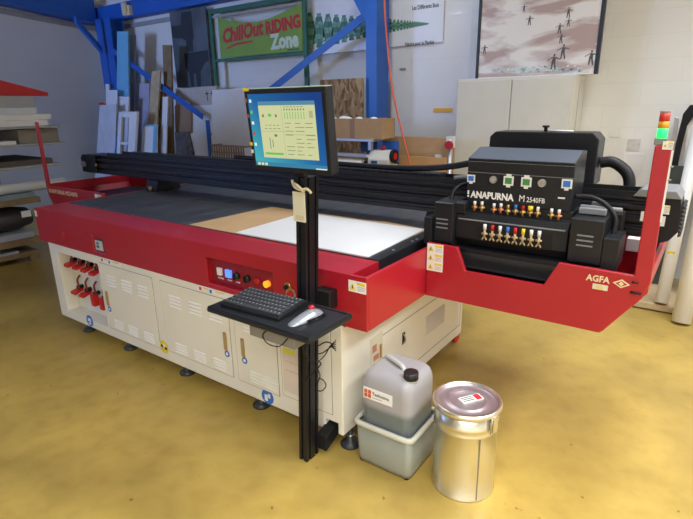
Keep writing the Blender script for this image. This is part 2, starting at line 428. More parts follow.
def sticker(x0, x1, z0, z1, y, parent, n=1, name='warning_sticker'):
    mb = MB().box(x0, x1, y-.0015, y, z0, z1, PAPER)
    h = (z1-z0)/n
    for i in range(n):
        a = z0+i*h; w = (x1-x0)
        s_ = min(w*.36, h*.7); cx = x0+w*.24; cz = a+h*.48
        mb.prism([(cx-s_/2, cz-s_*.42), (cx+s_/2, cz-s_*.42), (cx, cz+s_*.45)], 'y', y-.003, y-.0015, YEL)
        mb.prism([(cx-s_*.08, cz-s_*.28), (cx+s_*.08, cz-s_*.28), (cx+s_*.05, cz+s_*.2), (cx-s_*.05, cz+s_*.2)], 'y', y-.0035, y-.003, LETK)
        mb.box(x0+w*.5, x1-w*.05, y-.003, y-.0015, a+h*.68, a+h*.9, YEL)
        for k in range(3): mb.box(x0+w*.52, x1-w*.08, y-.0025, y-.0015, a+h*(.2+.15*k), a+h*(.24+.15*k), PIPEG)
    return part(name, mb, None, parent)
sticker(-.096, -.004, .872, .924, -.0005, frame)
sticker(-2.995, -2.962, .880, .924, -.0005, frame)

# cream cabinet under the bed
CX0, CX1, CY0, CY1, CZ0 = -2.875, -.1415, .0, 1.42, .105
cb = MB().box(CX0, CX1, CY0, CY1, CZ0, ZB)
cb = cut(cb, [(-2.76, -2.20, -.05, .10, .165, .635), (-.250, -.172, -.05, .25, .05, .165)], CREAM)
cab = part('cabinet', cb, CREAM, P, .004)
def louvre(x0, x1, z0, z1, parent, n=4):
    mb = MB(); h = (z1-z0)/n
    for i in range(n):
        z = z0+i*h
        mb.prism([(-.0035, z), (-.010, z+h*.10), (-.0035, z+h*.62)], 'x', x0, x1)
    part('louvre', mb, CREAM, parent, .0008)
def door(x0, x1, z0, z1, handle=None, vents=()):
    d = part('cabinet_door', MB().box(x0, x1, -.0040, -.0002, z0, z1), CREAM, P, .0015)
    g = MB(); t = .004
    g.box(x0-t, x0, -.0012, .0, z0-t, z1+t, LINE).box(x1, x1+t, -.0012, .0, z0-t, z1+t, LINE).box(x0, x1, -.0012, .0, z0-t, z0, LINE).box(x0, x1, -.0012, .0, z1, z1+t, LINE)
    part('door_gap', g, LINE, d)
    for v in vents: louvre(*v, d)
    if handle:
        hx, hz = handle
        part('pull_handle', MB().box(hx-.014, hx+.014, -.007, -.004, hz, hz+.112, BRASS).box(hx-.009, hx+.009, -.012, -.006, hz+.01, hz+.10, mat('dull_brass', (.38, .29, .13), .5)), None, d, .002)
        part('lock_sticker', MB().cyl((hx+.006, -.004, hz-.02), (hx+.006, -.0055, hz-.02), .020, None, LETB, 24).cyl((hx+.006, -.0055, hz-.02), (hx+.006, -.006, hz-.02), .010, None, PAPER), None, d)
    return d
door(-2.165, -1.585, .175, .650, (-2.135, .342), [(x, x+.105, .50, .59) for x in (-2.10, -1.92, -1.745)]+[(x, x+.105, .19, .265) for x in (-2.09, -1.92, -1.745)])
door(-1.50, -.905, .185, .650, (-.945, .342), [(x, x+.105, .50, .59) for x in (-1.42, -1.235, -1.06)]+[(x, x+.105, .20, .275) for x in (-1.41, -1.235, -1.06)])
door(-.860, -.555, .185, .650, (-.805, .342), [(x, x+.10, .50, .59) for x in (-.79, -.675)]+[(x, x+.10, .205, .285) for x in (-.765, -.66)])
d4 = door(-.525, -.205, .205, .650)
part('notice_sheet', MB().box(-.515, -.35, -.0055, -.004, .235, .50, mat('pink_sheet', (.74, .64, .54), .8)).box(-.51, -.43, -.007, -.0055, .455, .485, mat('yellow_green_tag', (.72, .70, .08), .7)).box(-.50, -.38, -.006, -.0055, .36, .365, mat('faint_red', (.7, .45, .38), .8)).box(-.50, -.38, -.006, -.0055, .41, .415, MATS['faint_red']), None, d4)
def safety_disc(x, z, m1, pictos):
    mb = MB().cyl((x, .0, z), (x, -.0015, z), .044, None, m1, 28)
    for a in pictos: mb.box(x+a[0], x+a[1], -.003, -.0015, z+a[2], z+a[3], a[4])
    part('safety_sticker', mb, None, P)
safety_disc(-2.445, .155, LETB, [(-.02, .02, -.004, .02, PAPER), (-.014, .014, -.028, -.012, PAPER)])
safety_disc(-1.545, .195, YEL, [(-.03, -.008, -.005, .012, LETK), (.008, .03, -.014, .002, LETK), (-.012, .012, .0, .022, PAPER)])
safety_disc(-.645, .148, LETB, [(-.02, .002, -.026, .012, PAPER), (.006, .022, -.004, .022, PAPER)])
for x0 in (-2.15, -1.14):
    mb = MB().box(x0, x0+.235, -.002, 0, .664, .690, PAPER).box(x0+.012, x0+.03, -.003, -.002, .668, .686, LETR).box(x0+.10, x0+.118, -.003, -.002, .667, .686, LETB).box(x0+.05, x0+.09, -.003, -.002, .682, .688, YEL).box(x0+.15, x0+.22, -.003, -.002, .680, .688, YEL)
    part('warning_strip', mb, None, P)
# red ink valves in the left bay
bay = part('ink_bay', MB().box(-2.755, -2.205, .094, .0995, .17, .63), CREAM, P)
TUBE = mat('dark_red_tube', (.22, .03, .03), .45)
for (x, z) in ((-2.68, .565), (-2.565, .565), (-2.45, .565), (-2.34, .56), (-2.65, .355), (-2.535, .355), (-2.42, .35), (-2.305, .345)):
    drop = z < .5 and x > -2.45
    mb = MB()
    if drop: mb.box(x-.022, x+.022, .03, .07, z-.085, z+.005, RED2)
    else: mb.prism([(.01, z-.040), (.08, z-.018), (.08, z-.004), (.01, z-.018)], 'x', x-.034, x+.034, RED2)
    mb.cyl((x, .05, z+.005), (x, .094, z+.005), .016, None, BLK)
    mb.tube([(x+.01, .06, z-.01), (x+.035, .045, z+.03), (x+.02, .05, z+.07), (x-.02, .09, z+.085)], .008, TUBE, 8, 4)
    part('ink_valve', mb, None, bay, .002)
# right side of the cabinet
sd = MB()
x = CX1
def gapline(a, b):
    (y0, z0), (y1, z1) = a, b
    sd.box(x-.001, x+.0012, min(y0, y1), max(y0, y1)+.004, min(z0, z1), max(z0, z1)+.004, LINE)
gapline((.335, .50), (1.38, .50)); gapline((.335, .175), (1.38, .175)); gapline((.335, .175), (.335, .50)); gapline((1.38, .175), (1.38, .50))
part('side_panel_gap', sd, LINE, cab)
gr = MB()
for i in range(7): gr.prism([(x, .305+i*.018), (x+.010, .307+i*.018), (x, .318+i*.018)], 'y', .86, 1.11)
part('side_grille', gr, CREAMD, cab)
part('rating_plate', MB().box(x, x+.001, .87, 1.10, .315, .42, mat('faded_plate', (.42, .35, .27), .6)), None, cab)
part('latch', MB().box(x, x+.002, .57, .60, .36, .43, BLK).tube([(x+.002, .575, .425), (x+.014, .58, .41), (x+.014, .58, .38), (x+.002, .575, .365)], .004, STEEL, 8, 3), None, cab)
part('hazard_notice', MB().box(x, x+.0015, .24, .36, .37, .53, PAPERC).box(x, x+.0025, .26, .30, .44, .48, mat('faded_red', (.55, .22, .18), .7)).box(x, x+.0025, .27, .32, .39, .42, MATS['faded_red']).box(x+.001, x+.002, .33, .35, .38, .46, BRASS), None, cab)
# feet
for xx in (-2.62, -2.064, -1.431, -.765, -.14):
    for yy in (.085, 1.33):
        if xx > -.2 and yy > 1: continue
        part('levelling_foot', MB().lathe((xx-.02, yy, 0), [(0, 0), (.050, 0), (.052, .010), (.030, .026), (.022, .032), (.022, .06), (.014, .06), (.014, CZ0)], mat('foot_rubber', (.03, .032, .03), .4)).lathe((xx-.02, yy, 0), [(0, .0602), (.022, .0602), (.022, .062), (0, .062)], STEEL), None, cab)
cs = part('caster', MB().cyl((-.185, 1.46, .04), (-.215, 1.46, .04), .04, None, RED2).box(-.22, -.18, 1.44, 1.48, .05, .10, STEEL).cyl((-.2, 1.46, .1), (-.2, 1.46, .14), .02, None, BLK), None, cab)

# garages (trays at both ends of the gantry)
G0, G1 = .553, 1.40
def garage(sgn, base, label):
    f = lambda x_: base+sgn*x_
    pts = [(f(0.001), ZB), (f(0.001), .979), (f(.165), .976), (f(.211), .862), (f(.582), .862), (f(.637), .977), (f(.93), .972), (f(.930), 1.488), (f(.986), 1.492), (f(.990), .95), (f(.970), .88), (f(.833), ZB)]
    if sgn < 0: pts = [(f(0.001), ZB), (f(0.001), .972), (f(.93), .962), (f(.945), 1.54), (f(.975), 1.54), (f(.985), .95), (f(.965), .87), (f(.833), ZB)]
    g = part('garage_front', MB().prism(pts, 'y', G0, G0+.022), RED, P, .004, label)
    tr = part('garage_tray', MB().prism([(f(.022), ZB), (f(.022), ZB+.015), (f(.83), ZB+.015), (f(.97), .90), (f(.985), .90), (f(.84), ZB)], 'y', G0+.022, G1), RED, P, .002)
    part('garage_back', MB().prism([(f(.0), ZB), (f(.0), .985), (f(.975), .985), (f(.975), .89), (f(.833), ZB)], 'y', G1, G1+.02), RED, P, .003)
    part('garage_end', MB().box(min(f(.967), f(.985)), max(f(.967), f(.985)), G0+.022, G1, .90, .975), RED, P, .002)
    part('garage_mat', MB().box(min(f(.03), f(.80)), max(f(.03), f(.80)), G0+.06, G1-.03, .86, .868).box(min(f(.05), f(.78)), max(f(.05), f(.78)), G0+.1, G1-.08, ZB+.015, .86), BLK2, P, .002)
    return g
gR = garage(1, 0, 'red end tray on the right with the maker name')
gL = garage(-1, -3.0, 'red end tray on the left with cream lettering')
sticker(.004, .092, .834, .976, G0-.0003, gR, 3)
sticker(-3.13, -3.03, .87, .955, G0-.0003, gL, 1)
part('garage_lettering', MB().text('AGFA', .038, (.755, G0-.001, .922), X, Z, LETC, .002, bold=.001, fit=.092), LETC, gR)
part('number_label', MB().box(.783, .842, G0-.002, G0, .888, .912, PAPERC).text('550', .018, (.797, G0-.003, .893), X, Z, YEL), None, gR)
dg_ = MB()
cx, cz = .889, .930
dg_.prism([(cx-.032, cz), (cx, cz-.019), (cx+.032, cz), (cx, cz+.019)], 'y', G0-.002, G0, LETC)
dg_.prism([(cx-.022, cz), (cx, cz-.012), (cx+.022, cz), (cx, cz+.012)], 'y', G0-.003, G0-.002, RED)
dg_.prism([(cx-.010, cz), (cx, cz-.010), (cx+.010, cz), (cx, cz+.010)], 'y', G0-.004, G0-.003, LETC)
part('rhombus_emblem', dg_, None, gR)
part('hinge', MB().cyl((.925, G0-.006, .872+.03), (.965, G0-.006, .872+.03), .004, None, BLK).cyl((.925, G0-.006, .945), (.95, G0-.006, .945), .003, None, BLK), None, gR)
part('garage_lettering', MB().text('ANAPURNA M2540FB', .056, (-3.945, G0-.001, .900), X, Z, LETC, .002, sx=.98), LETC, gL)
# stack light on the right arm
def emat(n_, c, s_): return mat(n_, c, .3, var=0, emis=c, estr=s_)
sl = part('light_column', MB().box(.925, .965, G0+.003, G0+.040, 1.49, 1.515, GREY), GREY, P, .003, 'stack light, green lit')
for nm, z0, z1, mm in (('green_lens', 1.515, 1.550, mat('green_lens', (.02, .5, .1), .3, var=0, emis=(.01, 1.0, .16), estr=1.6)), ('amber_lens', 1.551, 1.575, mat('amber_lens', (.75, .36, .02), .3, var=0)), ('red_lens', 1.576, 1.606, mat('red_lens', (.6, .04, .03), .3, var=0)), ('cap', 1.607, 1.612, GREY)):
    part(nm, MB().cyl((.946, G0+.021, z0), (.946, G0+.021, z1), .0175, None, mm, 24), mm, sl)
sticker(.955, .990, 1.475, 1.505, G0-.0003, gR)
part('cable_clip', MB().box(.99, 1.000, G0, G0+.015, 1.41, 1.415, LINE).box(.99, 1.000, G0, G0+.015, 1.36, 1.365, LINE).box(.986, .992, G0+.001, G0+.014, 1.20, 1.47, WHT), None, gR)

# gantry beam
BX0, BX1, BY0, BY1 = -3.92, .93, .95, 1.12
prof = [(BY0, 1.045), (BY0, 1.085), (BY0+.012, 1.090), (BY0+.012, 1.100), (BY0, 1.105), (BY0, 1.140), (BY0+.014, 1.146), (BY0+.014, 1.160), (BY0, 1.166), (BY0, 1.190), (BY0+.012, 1.195), (BY0+.012, 1.204), (BY0, 1.208), (BY0, 1.222), (BY1, 1.222), (BY1, 1.045)]
beam = part('gantry_beam', MB().prism(prof, 'x', BX0, BX1), ALU, P, .002)
for z in (1.062, 1.122, 1.18): part('guide_rail', MB().box(-3.75, .90, BY0-.008, BY0-.0005, z-.006, z+.006), BLK2, beam, .001)
part('chain_trough', MB().prism([(BY0+.005, 1.2225), (BY0+.005, 1.250), (BY0+.01, 1.250), (BY0+.01, 1.2275), (BY1-.01, 1.2275), (BY1-.01, 1.250), (BY1, 1.250), (BY1, 1.2225)], 'x', -3.55, .90), BLK, beam)
ch = MB()
xx = -3.3
while xx < -.2:
    ch.box(xx, xx+.046, BY0+.03, BY1-.03, 1.228, 1.262); xx += .05
ch_o = part('cable_chain', ch, BLK, beam, .004); ch_o['kind'] = 'stuff'
lc = part('beam_end', MB().box(BX0-.08, BX0-.001, BY0-.02, BY1+.01, 1.05, 1.20).box(BX0-.05, BX0+.18, BY0-.022, BY0-.001, 1.05, 1.22), BLK, beam, .008)
part('end_motor', MB().cyl((-3.93, BY0-.045, 1.13), (-3.93, BY0-.02, 1.13), .028, None, GREY).cyl((-3.72, BY0-.03, 1.13), (-3.72, BY0-.02, 1.13), .014, None, BRASS), None, lc)
re = MB().prism([(.93, 1.235), (.845, 1.235), (.875, 1.27), (1.01, 1.27), (1.035, 1.235)], 'y', BY0-.04, BY1+.03, GREY)
re.prism([(.931, 1.05), (.931, 1.2345), (1.03, 1.2345), (1.04, 1.18), (1.04, 1.09), (1.01, 1.045), (.975, 1.03)], 'y', BY0-.03, BY1+.02, BLK)
ro = part('beam_end', re, None, beam, .004)
teeth = MB()
for i in range(8): teeth.prism([(1.040, 1.065+i*.018), (1.052, 1.072+i*.018), (1.040, 1.080+i*.018)], 'y', BY0-.025, BY1+.015)
part('chain_teeth', teeth, BLK, ro)
sticker(.955, .995, 1.165, 1.205, BY0-.0305, ro)
part('white_label', MB().box(.885, .925, BY0-.012, BY0-.009, 1.12, 1.165), WHT, beam)
part('white_label', MB().box(.935, .985, BY0-.034, BY0-.0305, 1.11, 1.155), WHT, ro)
q_ = py(627, 238, 1.33); q2 = py(641, 250, 1.33)
part('white_cover', MB().box(q_.x, q2.x, 1.33, 1.39, .868, q_.z), WHT, P, .004)
for sx_, nx in ((-2.86, 0), (-.125, 0)):
    part('gantry_leg', MB().prism([(BY0-.035, ZT+.006), (BY0-.035, .985), (BY0-.005, 1.044), (BY1+.03, 1.044), (BY1+.05, ZT+.006)], 'x', sx_-.08, sx_+.08), BLK, P, .006)
part('leg_bolt', MB().cyl((-2.86, BY0-.048, .975), (-2.86, BY0-.03, .975), .018, None, BRASS), None, P)

# carriage
car = part('carriage', MB().prism([(.72, 1.172), (.72, 1.386), (.865, 1.430), (.945, 1.430), (.945, 1.172)], 'x', .128, .626), BLK2, P, .004, 'black print carriage with white lettering')
part('hood_lid', MB().prism([(.7185, 1.388), (.7185, 1.392), (.864, 1.4345), (.864, 1.4305)], 'x', .130, .624), HOODT, car)
part('lid_edge', MB().box(.129, .625, .7175, .7195, 1.375, 1.3765, GREY), GREY, car)
part('lid_seam', MB().box(.127, .627, .7175, .7195, 1.322, 1.3245, GREY), GREY, car)
lower = part('lower_cover', MB().prism([(.66, 1.0), (.66, 1.098), (.675, 1.128), (.72, 1.134), (.72, 1.171), (.94, 1.171), (.94, .955), (.70, .955)], 'x', .105, .640), BLK2, car, .003)
part('cover_lip', MB().prism([(.6595, 1.092), (.6565, 1.094), (.6565, 1.099), (.6595, 1.100)], 'x', .12, .628), GREY, car)
part('valve_plate', MB().box(.215, .575, .656, .6595, 1.000, 1.072), BLK, car)
part('base_plate', MB().box(.05, .72, .64, .945, .930, .952), BLK, car, .003)
# icons on the hood face
YF = .7195
def icon_sq(x_, z_, mm, base=WHT, s_=.016):
    mb = MB().box(x_-s_*1.25, x_+s_*1.25, YF-.004, YF, z_-s_*1.1, z_+s_*1.2, base).box(x_-s_*.5, x_+s_*.5, YF-.003, YF, z_-s_*1.6, z_-s_*1.1, base)
    mb.box(x_-s_*.85, x_+s_*.85, YF-.0055, YF-.004, z_-s_*.7, z_+s_*.8, mm)
    return mb
part('connector', icon_sq(.150, 1.291, LETB), None, car); part('connector', icon_sq(.600, 1.297, LETB, s_=.018), None, car)
for x_ in (.337, .421):
    mb = icon_sq(x_, 1.292, LETG, s_=.019).box(x_-.012, x_+.012, YF-.003, YF, 1.314, 1.325, WHT)
    part('connector', mb, None, car)
for x_ in (.264, .493):
    part('dial', MB().cyl((x_, YF, 1.294), (x_, YF-.010, 1.294), .018, None, STEEL).cyl((x_, YF-.010, 1.294), (x_, YF-.013, 1.294), .009, None, mat('dial_grey', (.4, .4, .38), .5)), None, car)
part('carriage_lettering', MB().text('ANAPURNA', .046, (.153, YF-.001, 1.198), X, Z, LETW, .003, sx=.86, bold=.0014), LETW, car, label='bold white lettering')
part('carriage_lettering', MB().text('M', .044, (.392, YF-.001, 1.200), X, Z, LETW, .0015, sx=.85).text('2540FB', .034, (.428, YF-.001, 1.200), X, Z, LETW, .0015, sx=.82), LETW, car, label='thin white lettering')
part('logo_mark', MB().box(.135, .143, YF-.0025, YF, 1.212, 1.232, LETW).box(.135, .143, YF-.0025, YF, 1.199, 1.207, LETW), LETW, car)
part('small_label', MB().box(.568, .598, YF-.002, YF, 1.229, 1.236, WHT), WHT, car)
colsA = [WHT, WHT, WHT, WHT, None, LETB, RED2, YEL, WHT, WHT, WHT]
for (x_, z_), cc, kk in zip([(.185, 1.154), (.222, 1.155), (.283, 1.152), (.317, 1.155), (.352, 1.152), (.388, 1.155), (.423, 1.154), (.457, 1.156), (.491, 1.156), (.552, 1.154), (.585, 1.153)], colsA, range(11)):
    mb = MB(); fm_ = COPPER if kk in (0, 2, 3, 10) else BRASS
    mb.cyl((x_, .72, z_), (x_, .692, z_), .006, None, fm_, 10)
    mb.cyl((x_-.014, .696, z_), (x_+.014, .696, z_), .005, None, fm_, 10)
    mb.cyl((x_, .696, z_-.020), (x_, .696, z_+.012), .0055, None, fm_, 10)
    mb.cyl((x_, .696, z_+.012), (x_, .696, z_+.030), .007 if kk != 7 else .012, None, cc or BRASS, 10)
    part('ink_fitting', mb, None, car)
colsB = [WHT, RED2, WHT, LETB, RED2, YEL, WHT, WHT]
for i, x_ in enumerate((.263, .301, .338, .375, .411, .448, .485, .521)):
    z_ = 1.040; fm_ = mat('pale_brass', (.60, .47, .28), .4, metal=.5)
    mb = MB().cyl((x_, .657, z_), (x_, .640, z_), .007, None, fm_, 10).cyl((x_-.014, .645, z_), (x_+.014, .645, z_), .0055, None, fm_, 10)
    mb.cyl((x_, .645, z_-.022), (x_, .645, z_+.02), .006, None, fm_, 10).cyl((x_-.005, .645, z_-.02), (x_-.012, .645, z_-.032), .004, None, fm_, 8).cyl((x_+.005, .645, z_-.02), (x_+.012, .645, z_-.032), .004, None, fm_, 8)
    mb.cyl((x_, .645, z_+.02), (x_, .645, z_+.046), .008, None, colsB[i], 10)
    part('ink_fitting', mb, None, car)
# lamp boxes left and right of the carriage
def lampbox(x0, x1, z0, z1, y0, y1, slots, label=None):
    o = MB().prism([(y0, z0+.02), (y0, z1-.004), (y0+.01, z1), (y1, z1+.006), (y1, z0), (y0+.02, z0)], 'x', x0, x1)
    b = part('lamp_housing', o, BLK2, P, .004, label)
    if slots:
        mb = MB()
        for k in range(3): mb.box(slots[0], slots[1], y0-.002, y0+.001, slots[2]-k*.022, slots[2]-k*.022+.007, GREY)
        part('vent_slot', mb, GREY, b)
    return b
lampbox(.002, .104, .955, 1.176, .62, .80, (.016, .080, 1.088))
lampbox(.030, .150, 1.105, 1.176, .66, .71, None)
part('lamp_bracket', MB().box(-.044, .0, .60, .80, .955, 1.096), BLK, P, .004)
lampbox(.655, .789, .955, 1.168, .62, .84, (.686, .752, 1.092))
part('lamp_bracket', MB().box(.790, .853, .62, .80, .955, 1.096), BLK2, P, .004)
part('lamp_bracket', MB().box(.79, .83, .80, .90, 1.00, 1.168), BLK, P, .004)
part('connector_block', MB().box(.665, .775, .70, .73, 1.174, 1.200, GREY).box(.70, .76, .78, .81, 1.174, 1.215, GREY).cyl((.66, .76, 1.195), (.83, .76, 1.195), .010, None, GREY), None, P, .003)
# rear housing rising behind the beam
part('rear_housing', MB().prism([(.075, 1.255), (.082, 1.470), (.112, 1.498), (.610, 1.498), (.640, 1.466), (.640, 1.236), (.59, 1.236), (.59, 1.255)], 'y', 1.125, 1.30), BLK2, P, .006)
part('knob', MB().cyl((.365, 1.18, 1.499), (.365, 1.18, 1.520), .009, None, BLK).cyl((.365, 1.18, 1.520), (.365, 1.18, 1.530), .018, None, BLK).cyl((.38, 1.20, 1.502), (.50, 1.20, 1.502), .004, None, WHT), None, P)
# hoses
part('cable_hose', MB().tube([(.645, 1.22, 1.345), (.70, 1.22, 1.350), (.765, 1.21, 1.31), (.792, 1.20, 1.25), (.785, 1.18, 1.17)], .028, BLK, 12, 8), BLK, P)
part('cable_hose', MB().tube([(-1.9, 1.05, 1.272), (-1.1, 1.05, 1.275), (-.5, 1.03, 1.275), (-.15, .99, 1.300), (.08, .96, 1.345), (.16, .93, 1.36)], .018, BLK, 10, 8), BLK, P)
part('cable_hose', MB().tube([(.055, .70, 1.172), (.052, .74, 1.215), (.075, .80, 1.245), (.14, .84, 1.250)], .010, BLK, 10, 8), BLK, P)
part('cable_hose', MB().tube([(.63, .78, 1.235), (.70, .78, 1.235), (.765, .76, 1.21), (.81, .74, 1.16), (.812, .72, 1.09)], .011, BLK, 10, 8), BLK, P)
part('cable_hose', MB().tube([(-.02, .90, 1.262), (.05, .90, 1.27), (.10, .90, 1.268)], .010, GREY, 10, 4), GREY, P)

# ------------------------------------------------------------ things on the bed
ZB2 = ZT+.0045
sh = MB().prism([(-1.475, .238), (-1.435, .93), (-.60, .92), (-.48, .945), (-.17, .90), (-.165, .240)], 'z', ZB2, ZB2+.003)
tag(part('cardboard_sheet', sh, CARD2, None), 'tan cardboard sheet lying on the black bed beneath the white board', 'cardboard')
tag(part('white_board', MB().prism([(-1.056, .237), (-1.075, .79), (-.985, .875), (-.176, .872), (-.150, .237)], 'z', ZB2+.0035, ZB2+.0085), mat('bright_white_board', (.78, .79, .81), .5, var=.01), None), 'bright white board lying on the tan cardboard sheet on the bed', 'board')

# ------------------------------------------------------------ monitor stand
def shear(z): return .040*z
st = thing('monitor_stand', (-.27, -.11, 0), 'black slotted aluminium post on floor carrying monitor and keyboard tray', 'stand')
ps = MB()
w, dp = .050, .086
x0, y0 = -.300, -.150
# slotted extrusion cross-section (x,y)
cs_ = [(0, 0), (.015, 0), (.015, .008), (.027, .008), (.027, 0), (w, 0), (w, .014), (w-.008, .014), (w-.008, .026), (w, .026), (w, .060), (w-.008, .060), (w-.008, .072), (w, .072), (w, dp), (0, dp)]
H = 1.375
vs = [(x0+a+shear(0), y0+b, .004) for a, b in cs_]+[(x0+a+shear(H), y0+b, H) for a, b in cs_]
n_ = len(cs_)
ps._faces(vs, [tuple(range(n_))[::-1], tuple(range(n_, 2*n_))]+[(i, (i+1) % n_, n_+(i+1) % n_, n_+i) for i in range(n_)], ALU)
part('post', ps, ALU, st)
part('wall_bracket', MB().box(-.245, -.158, -.062, -.001, .785, .868), BLK, st, .003)
part('foot_bracket', MB().prism([(-.0625, .03), (-.0625, .11), (.10, .16), (.10, .10)], 'x', -.258, -.200).box(-.258, -.200, .10, .13, .075, .163), BLK, st, .003)
part('post_foot', MB().cyl((-.275, -.11, 0), (-.275, -.11, .004), .018, None, BLK), BLK, st)
# keyboard tray
TZ = .85
tA = pz(206.5, 306.5, TZ); tB = pz(315.8, 341, TZ); tC = pz(349.4, 316.3, TZ)
tx0, tx1, ty0, ty1 = tA.x-.004, (tB.x+tC.x)/2-.018, tB.y, -.156
tray = MB().box(tx0, tx1, ty0, ty1, TZ-.026, TZ-.004)
t_o = part('keyboard_tray', tray, BLK2, st, .007)
rim = MB().box(tx0+.004, tx1-.004, ty0+.004, ty0+.016, TZ-.0045, TZ).box(tx0+.004, tx1-.004, ty1-.014, ty1-.002, TZ-.0045, TZ).box(tx0+.004, tx0+.016, ty0+.016, ty1-.014, TZ-.0045, TZ).box(tx1-.016, tx1-.004, ty0+.016, ty1-.014, TZ-.0045, TZ)
part('tray_rim', rim, BLK2, t_o, .0015)
part('tray_bracket', MB().box(-.29, -.24, -.30, -.151, TZ-.055, TZ-.0265), BLK, st, .002)
part('monitor_bracket', MB().box(-.262, -.205, -.142, -.120, 1.376, 1.50), BLK, st, .002)
# keyboard
kb = thing('keyboard', (-.37, -.33, TZ), 'small black computer keyboard on the left of the tray', 'keyboard')
k0 = pz(219.5, 303, TZ+.01); k1 = pz(278, 318.5, TZ+.01); k2 = pz(301.7, 300, TZ+.01)
dx = (k1-k0); kw = dx.length; dx.normalize(); dy = Vector((-dx.y, dx.x, 0))
kd = .188
KM = Matrix(((dx.x, dy.x, 0, k0.x), (dx.y, dy.y, 0, k0.y+.002), (0, 0, 1, TZ-.0035), (0, 0, 0, 1)))
part('keyboard_body', MB().prism([(0, 0), (0, .012), (.01, .015), (kd, .026), (kd, 0)], 'x', 0, kw, None, KM), BLK2, kb, .003)
kk = MB()
KEY = mat('dark_key', (.045, .048, .055), .45); LEG = mat('key_legend', (.4, .42, .42), .6, var=0)
ncol, nrow = 15, 6
cw = (kw-.016)/ncol; rd = (kd-.022)/nrow
for r in range(nrow):
    yy = .012+r*rd; zz = .0155+(yy-.01)*.071
    c = 0
    while c < ncol:
        ww = 1
        if r == 0 and c == 4: ww = 5
        elif r in (1, 2) and c in (0, 13): ww = 2
        M2 = KM @ Matrix.Translation((.008+c*cw, yy, zz)) 
        kk.prism([(.0012, .0012), (cw*ww-.0012, .0012), (cw*ww-.0012, rd-.0012), (.0012, rd-.0012)], 'z', 0, .0055, KEY, M2)
        kk.box(cw*.3, cw*.55, rd*.5, rd*.72, .0055, .0058, LEG, M2)
        c += ww
part('keys', kk, None, kb)
# trackball mouse
m0 = pz(289, 326, TZ); m1 = pz(321, 312.5, TZ); md = (m1-m0); ml = md.length; md.normalize(); mn = Vector((-md.y, md.x, 0))
MM = Matrix(((md.x, mn.x, 0, m0.x), (md.y, mn.y, 0, m0.y), (0, 0, 1, TZ-.0035), (0, 0, 0, 1)))
tb = thing('trackball', ((m0+m1)/2).xy.to_3d()+Vector((0, 0, TZ)), 'silver grey trackball mouse with a red ball on the tray', 'mouse')
body = MB()
prof_m = [(0, .009, .004), (.08, .021, .010), (.25, .027, .019), (.45, .031, .028), (.65, .035, .034), (.82, .034, .030), (.95, .025, .020), (1, .014, .008)]
rings = []
SILV = mat('silver_plastic', (.36, .38, .43), .28, metal=.35)
for t, hw, hh in prof_m:
    rr = []
    for j in range(17):
        a = math.pi*j/16; rr.append(body.bm.verts.new(MM @ Vector((t*ml, hw*math.cos(a), .001+hh*math.sin(a)))))
    rings.append(rr)
body.mi(SILV)
for A, B in zip(rings, rings[1:]):
    for j in range(16):
        f = body.bm.faces.new([A[j], A[j+1], B[j+1], B[j]]); f.smooth = True
    body.bm.faces.new([A[0], B[0], B[16], A[16]])
body.bm.faces.new(rings[0]); body.bm.faces.new(rings[-1])
part('mouse_body', body, None, tb)
for a_, b_ in ((.027, .0345), (-.0345, -.027)): part('grip', MB().box(ml*.4, ml*.95, a_, b_, .003, .012, BLK, MM), BLK, tb)
part('scroll_ball', MB().sphere(MM @ Vector((ml*.76, .010, .034)), .0135, mat('glossy_red_ball', (.45, .01, .02), .1, var=0, coat=.5)), None, tb)
# control box under tray
cbx = thing('power_adapter', (-.37, -.30, TZ-.10), 'grey box with a looped cable fixed beneath the keyboard tray', 'box')
part('case', MB().box(-.298, -.06, -.41, -.31, TZ-.082, TZ-.027), mat('taupe_box', (.20, .19, .16), .6), cbx, .003)
bx_ = -.31
part('cable', MB().tube([(bx_+.12, -.414, TZ-.03), (bx_+.09, -.416, TZ-.06), (bx_+.12, -.418, TZ-.088), (bx_+.18, -.418, TZ-.082), (bx_+.22, -.414, TZ-.04)], .0022, BLK, 6, 6), BLK, cbx)
hc = MB()
hc.tube([(-.20, -.155, TZ-.03), (-.17, -.12, .77), (-.19, -.10, .72), (-.235, -.16, .66), (-.21, -.165, .58), (-.17, -.12, .55), (-.20, -.14, .50), (-.24, -.158, .45)], .0028, BLK, 6, 6)
hc.tube([(-.235, -.156, .70), (-.16, -.10, .76), (-.11, -.07, .775), (-.14, -.08, .75), (-.22, -.155, .74)], .0025, BLK, 6, 6)
def cp_(*uv): return [py(u, v, yy_) for u, v, yy_ in uv]
hc.tube(cp_((318, 354, -.12), (324, 352, -.10), (332, 345, -.09), (326, 342, -.10), (318, 346, -.12)), .0028, BLK, 6, 6)
hc.tube(cp_((318, 362, -.12), (325, 355, -.10), (330, 346, -.09)), .0025, BLK, 6, 6)
hc.tube(cp_((317, 378, -.12), (323, 380, -.11), (326, 386, -.11), (321, 391, -.12), (316, 388, -.13), (320, 376, -.12), (316, 366, -.13)), .0025, BLK, 6, 6)
for k in range(6): hc.tube(cp_((330, 346, -.09), (333, 343+k, -.085), (336, 340+k*2.2, -.08)), .0022, BLK, 5, 3)
for k in range(5): hc.tube([(-.14, -.09, .765), (-.11+.005*k, -.07, .785-.012*k), (-.085+.003*k, -.06, .79-.016*k)], .002, BLK, 5, 3)
tag(part('cable_bundle', hc, BLK, None), 'thin black cables hanging in loops beside the post under the tray', 'cable')

